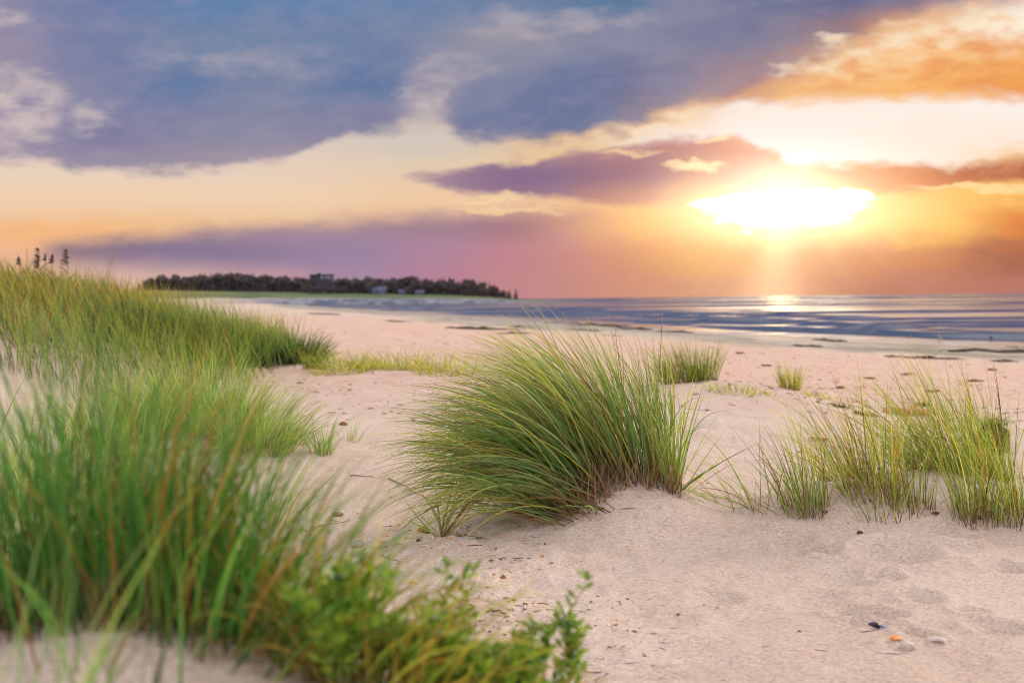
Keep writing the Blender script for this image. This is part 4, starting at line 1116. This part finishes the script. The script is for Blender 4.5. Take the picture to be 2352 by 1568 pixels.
for i, (px, py, wd) in enumerate(((2080, 862, .5), (2240, 880, .6), (2000, 868, .4), (1930, 892, .35), (1760, 842, .5), (1640, 800, .8), (1700, 812, .6), (2280, 850, .5), (2140, 905, .4))):
    lump(px, gy(px, py), wd * .34, wd * .3, .05, M_WEEDRED, 'small rust-brown weed scrap on the pink shingle', 160 + i, 'seaweed_scrap', 'seaweed', 'weed scraps on the shingle', 12)

def driftlog():
    b = at(2085, gy(2085, 958)); root = empty('driftwood_log', b, 'reddish driftwood log end behind the right-hand grass', 'driftwood')
    mb = MB(); rnd = random.Random(5)
    pth = [(-.22 + .065 * k, .02 * math.sin(k), .045 - .003 * k) for k in range(8)]
    mb.tube(pth, [.034, .042, .040, .038, .036, .032, .03, .02], 12); mb.build('trunk', M_WOOD, root, True)
    mb = MB(); mb.tube([(.05, 0, .07), (.09, -.05, .12), (.16, -.08, .13)], [.018, .014, .008], 7); mb.build('branch', M_WOOD, root, True)
driftlog()
def sod():
    b = at(2283, 8.2)
    root = empty('peat_sod', b, 'dark eroded peat sod with grass on top at the right edge', 'sod')
    mb = MB(); rnd = random.Random(8); n, k = 22, 8
    vs = []; fs = []
    for i in range(k + 1):
        for j in range(n):
            a = 2 * PI * j / n; t = i / k
            r = .115 * (1 - .25 * t - .75 * max(0, t - .7) / .3) * (1 + .14 * math.sin(3 * a + 1) + .10 * math.sin(7 * a + 3 * t) + rnd.uniform(-.06, .06))
            vs.append((r * math.cos(a), r * math.sin(a), -.03 + .24 * t ** .8))
    for i in range(k):
        for j in range(n): fs.append((i * n + j, i * n + (j + 1) % n, (i + 1) * n + (j + 1) % n, (i + 1) * n + j))
    mb.add(vs, fs); mb.build('peat', M_SOD, root, True)
    g = RNG; n = 160
    x = g.normal(0, .05, n); y = g.normal(0, .05, n)
    G = blades(np.stack([x, y, np.full(n, .18)], -1), g.uniform(.05, .12, n), g.uniform(.2, .9, n), g.uniform(.8, 1.8, n), g.uniform(0, 6.28, n), np.full(n, .006), seg=4, clip=False)
    mesh_np('grass_cap', *G[:2], M_DUNE, root, attr=G[2])
sod()

# ------------------------------------------------------------------ shells, pebbles and sticks on the near sand
def pebble(px, py, sx, sy, sz, m, label, seed, name='pebble', cat='stone', rot=0):
    q = ray_ground(px, py, 2.0, 9); b = (q[0], q[1], float(H(*q)))
    bm = bmesh.new(); bmesh.ops.create_icosphere(bm, subdivisions=3, radius=1)
    rnd = random.Random(seed); ph = [rnd.uniform(0, 6) for _ in range(4)]
    for v in bm.verts:
        c = v.co; k = 1 + .10 * math.sin(2.2 * c.x + ph[0]) + .08 * math.sin(3.1 * c.y + ph[1]) + .06 * math.sin(4 * c.z + ph[2])
        v.co = Vector((c.x * sx * k, c.y * sy * k, c.z * sz * k + sz * .35))
    me = bpy.data.meshes.new(name); bm.to_mesh(me); bm.free()
    for p_ in me.polygons: p_.use_smooth = True
    me.materials.append(m); o = bpy.data.objects.new(name, me); COL.objects.link(o)
    o.location = b; o.rotation_euler = (0, 0, rot)
    return tag(o, label, cat)
def shell(px, py, L, W, Hh, m, label, seed, name='sea_shell', rot=0., pitch=0.3, ribs=0, parent=None, loc=None):
    """a curved valve with a beak, a rim and growth ribs, hollow underneath"""
    if parent is None:
        q = ray_ground(px, py, 2.0, 9); b = (q[0], q[1], float(H(*q)) + .003)
    mb = MB(); nu, nv = 14, 18; vs = []; fs = []
    for lay, off in ((0, 0), (1, -.0018)):
        for i in range(nu + 1):
            t = i / nu
            for j in range(nv + 1):
                s = -1 + 2 * j / nv
                wd = W * (math.sin(PI * min(1, t * .5 + .02)) ** .75) * (1 - .15 * t ** 6)
                x = L * (t - .5); y = wd * math.sin(s * PI / 2) * .5
                rb = (1 + .05 * math.cos(s * ribs * PI)) if ribs else 1 + .03 * math.sin(t * 26)
                z = Hh * (math.cos(s * PI / 2) ** .8) * (1 - (2 * t - .75) ** 2 / 1.8) * rb
                vs.append((x, y, max(z, 0) + off * (1 if z > .001 else .2)))
    st = (nu + 1) * (nv + 1)
    for lay in (0, 1):
        for i in range(nu):
            for j in range(nv):
                a = lay * st + i * (nv + 1) + j; f = (a, a + 1, a + nv + 2, a + nv + 1)
                fs.append(f if lay == 0 else f[::-1])
    mb.add(vs, fs)
    o = mb.build(name, m, parent, True)
    if parent is None:
        o.location = b; o.rotation_euler = (0, -pitch, rot); tag(o, label, 'shell')
    else:
        o.location = loc; o.rotation_euler = (0, -pitch, rot)
    return o
q = ray_ground(2016, 1458, 2, 9); b = (q[0], q[1], float(H(*q)) + .002)
mus = empty('mussel_shell', b, 'open black and blue mussel shell lying on the near right sand', 'shell')
shell(0, 0, .034, .022, .015, M_MUSSEL, None, 1, 'upper_valve', 2.4, .35, 0, mus, (-.008, .004, .006))
shell(0, 0, .040, .016, .006, M_SHELLB, None, 2, 'lower_valve', -.5, -.1, 0, mus, (.020, -.004, .003))
shell(1990, 1463, .040, .011, .005, M_SHELLW, 'slim white shell sliver pointing left beside the black mussel', 3, rot=.25, pitch=0)
shell(2060, 1492, .036, .020, .010, M_SHELLO, 'bright orange shell fragment below the black mussel', 4, rot=-.4, pitch=.3, ribs=8)
pebble(2086, 1508, .022, .020, .017, M_PEBW, 'smooth pale rounded pebble right of the orange shell fragment', 5)
shell(2152, 1491, .052, .022, .012, M_SHELLW, 'pinkish white shell, rightmost of the near shells', 6, rot=-.35, pitch=.15, ribs=7)
shell(2040, 1520, .060, .013, .004, M_SHELLW, 'half buried pale shell sliver left of the pale pebble', 7, rot=-.08, pitch=0)
pebble(812, 1256, .028, .024, .019, M_PEBG, 'light grey round pebble among the litter left of the large clump', 8)
pebble(968, 1223, .026, .022, .021, M_POD, 'knobbly orange-brown seed pod beside the leftmost strands of the clump', 9, 'seed_pod', 'seed pod')
pebble(955, 1243, .010, .010, .009, M_WEED, 'tiny black bead-like pebble below the seed pod', 10)
shell(1065, 1247, .075, .020, .010, M_PEBG, 'long grey-green shell lying below the strands of the clump', 11, rot=.2, pitch=.05)
shell(1008, 1291, .048, .014, .006, M_SHELLW, 'thin lilac-white shell pointing up right, in front of the clump', 12, rot=.5, pitch=.1)
shell(940, 1338, .030, .020, .010, M_SHELLO, 'small orange cockle piece near the flowering plants', 13, rot=.1, ribs=8)
shell(1035, 1366, .034, .014, .008, M_SHELLO, 'slim orange shell piece right of the upright flowering stem', 14, rot=-.1)
pebble(1062, 1365, .009, .008, .007, M_POD, 'tiny red-brown pebble next to the slim orange shell', 15)
pebble(1150, 1330, .011, .010, .009, M_POD, 'brown pebble on bare sand, edge of the litter', 16)
pebble(770, 1180, .03, .022, .012, M_WOODG, 'flat brown stone at the far edge of the litter', 17)
pebble(785, 924, .035, .03, .02, M_WEEDRED, 'dark red leaf-like stone on the sand beyond the clump', 18)
pebble(1000, 1150, .03, .022, .02, M_PEBG, 'dark greenish stone under the left strands of the clump', 19)
pebble(1975, 1236, .014, .012, .009, M_WEED, 'black clod on the sand in front of the right-hand row', 20, 'peat_clod', 'clod')
pebble(2245, 1196, .022, .014, .012, M_WEED, 'largest black clod at the foot of the slender right tuft', 21, 'peat_clod', 'clod')
pebble(2150, 1190, .016, .010, .009, M_WEED, 'black clod left of the slender right tuft', 22, 'peat_clod', 'clod')
pebble(1895, 1185, .012, .010, .008, M_WEED, 'small black clod among the right-hand row stems', 23, 'peat_clod', 'clod')
def stick(x0, y0, x1, y1, r, label, seed, m=M_WOODG):
    a = ray_ground(x0, y0, 2, 9); c = ray_ground(x1, y1, 2, 9); rnd = random.Random(seed); mb = MB(); pth = []
    for i in range(9):
        t = i / 8; x = a[0] + (c[0] - a[0]) * t + rnd.uniform(-.008, .008); y = a[1] + (c[1] - a[1]) * t + rnd.uniform(-.012, .012)
        pth.append((x, y, float(H(x, y)) + r * .7 + .006 * math.sin(t * PI)))
    mb.tube(pth, [r * (1 - .5 * i / 8) for i in range(9)], 7)
    o = mb.build('stick', m, smooth=True, loc=pth[0]); return tag(o, label, 'stick')
stick(890, 1105, 1000, 1160, .004, 'long straw-coloured stalk lying left of the large clump', 1, M_DRY)
stick(795, 1095, 850, 1100, .004, 'short yellowish stalk lying farther left on the sand', 2, M_DRY)
stick(1045, 1244, 1100, 1238, .006, 'thin brown twig beside the long grey-green shell', 3)
stick(860, 1278, 905, 1290, .003, 'dark crooked twig in the litter below the grey pebble', 4)
stick(1110, 1405, 1160, 1418, .004, 'black twig on bare sand by the flowering plants', 5, M_WEED)
stick(700, 1215, 800, 1190, .003, 'pale dead stalk crossing the litter near the front grass', 6, M_DRY)

# litter and shingle nobody could count
def bits(name, pts, smin, smax, m, label, twig=0.35, seed=1, cat='beach litter'):
    g = np.random.default_rng(seed)
    base = bmesh.new(); bmesh.ops.create_icosphere(base, subdivisions=1, radius=1)
    bv = np.array([v.co[:] for v in base.verts]); bf = np.array([[v.index for v in f.verts] for f in base.faces]); base.free()
    n = len(pts); nv = len(bv)
    S = np.exp(g.uniform(math.log(smin), math.log(smax), n))
    sh = np.stack([S * g.uniform(.8, 1.6, n), S * g.uniform(.5, 1.0, n), S * g.uniform(.25, .6, n)], -1)
    tw = g.random(n) < twig
    sh[tw] = np.stack([S[tw] * g.uniform(2, 5, tw.sum()), S[tw] * .28, S[tw] * .22], -1)
    a = g.uniform(0, 2 * PI, n)
    V = bv[None] * sh[:, None, :] * (1 + .25 * g.normal(0, .5, (n, nv, 1)))
    c, s_ = np.cos(a)[:, None], np.sin(a)[:, None]
    X = V[..., 0] * c - V[..., 1] * s_; Y = V[..., 0] * s_ + V[..., 1] * c
    z = H(pts[:, 0], pts[:, 1])
    V = np.stack([X + pts[:, :1], Y + pts[:, 1:2], V[..., 2] + z[:, None] + sh[:, 2:3] * .3], -1).reshape(-1, 3)
    F = (bf[None] + (np.arange(n) * nv)[:, None, None]).reshape(-1, 3)
    C = np.zeros((n, nv, 4)); C[..., 0] = g.random(n)[:, None]; C[..., 3] = 1
    o = mesh_np(name, V, F, m, attr=C.reshape(-1, 4)); o['kind'] = 'stuff'
    return tag(o, label, cat)
g = RNG
Yl = g.normal(3.9, .75, 2600); Xl = ux(930) * 3.9 + g.normal(0, .42, 2600) - (Yl - 3.9) * .03
Yr = g.uniform(2.4, 8.5, 110); Xr = g.uniform(-.12, .5, 110) * Yr
Ym = g.uniform(5.3, 11, 1500); Xm = g.uniform(-.22, .5, 1500) * Ym
_k = fbm(Xl * 2.2 + 5, Yl * 2.2, 3) + g.normal(0, .05, 2600) > .46; Xl, Yl = Xl[_k], Yl[_k]
_k = fbm(Xm * .9 + 5, Ym * .9, 3) + g.normal(0, .05, 1500) > .52; Xm, Ym = Xm[_k], Ym[_k]
p = np.stack([np.concatenate([Xl, Xr, Xm]), np.concatenate([Yl, Yr, Ym])], -1); p = p[(p[:, 1] > 2.2)]
bits('beach_litter', p, .002, .0105, M_BITS, 'scattered shell crumbs and twig bits on the near sand', .55, 5)
Ys = np.exp(g.uniform(math.log(9.5), math.log(62), 9000)); Xs = g.uniform(-.30, .52, 9000) * Ys
ss_ = shore_s(Xs, Ys); ok = (ss_ > 13) & (ss_ < 44) & (g.random(9000) < .25 + .75 * sst(.45, .6, fbm(Xs * .5, Ys * .25, 3)))
bits('shingle', np.stack([Xs[ok], Ys[ok]], -1), .008, .030, M_SHING, 'reddish stones strewn across the middle of the beach', .08, 6, 'shingle')

# ------------------------------------------------------------------ flowering strand plants in the foreground
def strand_plant(px, Y, nst, ht, spread, label, nfl, seed):
    rnd = random.Random(seed); b = Vector(at(px, Y))
    root = empty('sea_rocket', b, label, 'plant')
    st = MB(); lf = MB(); tips = []
    def leaf(p, d, L, w):
        d = d.normalized(); sd = d.cross(Vector((rnd.uniform(-1, 1), rnd.uniform(-1, 1), rnd.uniform(.2, 1)))).normalized()
        n = d.cross(sd)
        pr = [(0, .25), (.2, .6), (.4, .45), (.55, 1.0), (.8, .8), (1, .12)]
        vs = []
        for t, k in pr:
            c = p + d * (L * t) + n * (-.25 * L * t * t)
            vs += [c - sd * (w * k * .5) + n * (.12 * w * k), c, c + sd * (w * k * .5) + n * (.12 * w * k)]
        fs = []
        for i in range(len(pr) - 1):
            for j in (0, 1): fs.append((i * 3 + j, i * 3 + j + 1, i * 3 + j + 4, i * 3 + j + 3))
        lf.add(vs, fs)
    def stem(p, d, L, r, depth):
        pth = [p]; n = 6
        for i in range(n):
            d = (d + Vector((rnd.uniform(-.16, .16), rnd.uniform(-.16, .16), .12))).normalized()
            p = p + d * (L / n); pth.append(p)
            if i > 0 or depth:
                for _ in range(3):
                    a = rnd.uniform(0, 6.28); od = Vector((math.cos(a), math.sin(a), rnd.uniform(.3, 1.1)))
                    leaf(p, od, rnd.uniform(.016, .036), rnd.uniform(.006, .011))
            if depth == 0 and i >= 2 and nst > 1 and rnd.random() < .75:
                a = rnd.uniform(0, 6.28); stem(p, (d + Vector((math.cos(a), math.sin(a), .2)) * .8).normalized(), L * rnd.uniform(.25, .5), r * .6, 1)
        st.tube(pth, [r * (1 - .6 * i / n) for i in range(n + 1)], 6)
        for _ in range(5):
            a = rnd.uniform(0, 6.28); leaf(p, d * .9 + Vector((math.cos(a), math.sin(a), .3)) * .5, rnd.uniform(.010, .022), .006)
        tips.append((p, d))
    for k in range(nst):
        a = rnd.uniform(0, 6.28); q = rnd.random() ** .5
        x = b.x + spread * q * math.cos(a) * .5; y = b.y + spread * q * math.sin(a) * .4
        p = Vector((x, y, float(H(x, y)) - .005))
        stem(p, Vector((math.cos(a) * q * .7, math.sin(a) * q * .5, 1)).normalized(), ht * rnd.uniform(.55, 1.05), .0026, 0)
    st.build('stems', M_STEM, root, True, loc=b); lf.build('leaves', M_LEAF, root, True, loc=b)
    tips.sort(key=lambda q: -q[0].z)
    for (p, d) in tips[:nfl]:
        mb = MB()
        for j in range(4):
            a = j * PI / 2 + .3; u = Vector((math.cos(a), math.sin(a), .35)); v = Vector((-math.sin(a), math.cos(a), 0))
            o = p + Vector((0, 0, .004))
            mb.add([o, o + u * .005 - v * .0035, o + u * .0095 - v * .0025, o + u * .0095 + v * .0025, o + u * .005 + v * .0035], [(0, 1, 2, 3, 4)])
        mb.build('flower', M_PETAL, root, False, loc=b)
strand_plant(958, 1.95, 2, .28, .05, 'tall single flowering plant with a lilac bloom on top, foreground centre', 2, 1)
strand_plant(1075, 1.98, 4, .23, .10, 'leggy light green strand plant right of the tall flowering one', 1, 2)
strand_plant(1190, 1.85, 6, .20, .09, 'upright leafy strand plant with a lilac tip, foreground', 3, 3)
strand_plant(1290, 1.88, 16, .075, .18, 'bushy strand plant farthest right in the foreground', 4, 4)
strand_plant(1120, 1.74, 20, .14, .24, 'low dense leafy mass at the bottom edge below the leggy plants', 4, 5)
strand_plant(1195, 1.70, 16, .10, .16, 'bright low leafy plant filling the bottom edge between its taller neighbours', 2, 12)
strand_plant(735, 1.56, 6, .18, .06, 'blurred bright green leafy plant amid yellow grass, bottom', 3, 6)
strand_plant(985, 1.66, 13, .12, .16, 'blurred leafy plant under drooping yellow blades, bottom centre', 2, 7)
strand_plant(672, 1.85, 2, .20, .05, 'thin strand plant against litter at the edge of the front grass', 1, 8)
strand_plant(395, 1.30, 1, .035, .02, 'tiny seedling on the bottom left sand', 1, 9)
strand_plant(1255, 1.70, 18, .10, .18, 'low green sprigs at the bottom edge right of the dense mass', 2, 10)

# ------------------------------------------------------------------ birds at the water's edge
def bird(px, py, h, m, label, face, head_up):
    Y = min(ray_ground(px, py, 20, 120)[1], 60); x = ux(px) * Y; z = max(float(H(x, Y)), 0.0)
    root = empty('shore_bird', (x, Y, z), label, 'bird'); f = face
    lg = h * .30
    hz = h if head_up else h * .8
    mb = MB()
    pth = [(-.62 * h * f, 0, lg + .16 * h), (-.40 * h * f, 0, lg + .20 * h), (-.12 * h * f, 0, lg + .22 * h), (.12 * h * f, 0, lg + .28 * h), (.22 * h * f, 0, lg + .44 * h), (.26 * h * f, 0, hz - .12 * h), (.31 * h * f, 0, hz - .04 * h), (.39 * h * f, 0, hz - .05 * h), (.52 * h * f, 0, hz - .09 * h)]
    mb.tube(pth, [.02 * h, .09 * h, .17 * h, .16 * h, .10 * h, .075 * h, .085 * h, .05 * h, .012 * h], 12)
    mb.build('body', m, root, True)
    for s in (-1, 1):
        mb = MB(); mb.tube([(0.02 * h * f, .06 * h * s, lg + .12 * h), (-.02 * h * f, .06 * h * s, lg * .5), (.0, .06 * h * s, -.03), (.10 * h * f, .06 * h * s, -.03)], [.022 * h, .014 * h, .012 * h, .010 * h], 6)
        mb.build('leg', M_LEG, root, True)
        mb = MB(); mb.tube([(.10 * h * f, .15 * h * s, lg + .30 * h), (-.15 * h * f, .165 * h * s, lg + .27 * h), (-.5 * h * f, .07 * h * s, lg + .18 * h)], [.05 * h, .08 * h, .01 * h], 8)
        mb.build('wing', m, root, True)
bird(2158, 779, .36, M_BIRDG, 'pale grey bird standing upright in the shallows at right', -1, True)
bird(2277, 784, .30, M_BIRDD, 'darker squat bird at the water edge near the right border', -1, False)

# ------------------------------------------------------------------ render settings
sc.view_settings.view_transform = 'Standard'; sc.view_settings.look = 'None'; sc.view_settings.exposure = 0; sc.view_settings.gamma = 1
sc.render.engine = 'CYCLES'
sc.cycles.use_denoising = True
sc.cycles.pixel_filter_type = 'BLACKMAN_HARRIS'; sc.cycles.filter_width = 1.0
sc.cycles.max_bounces = 6; sc.cycles.diffuse_bounces = 3; sc.cycles.glossy_bounces = 2; sc.cycles.transmission_bounces = 3
sc.cycles.caustics_reflective = False; sc.cycles.caustics_refractive = False
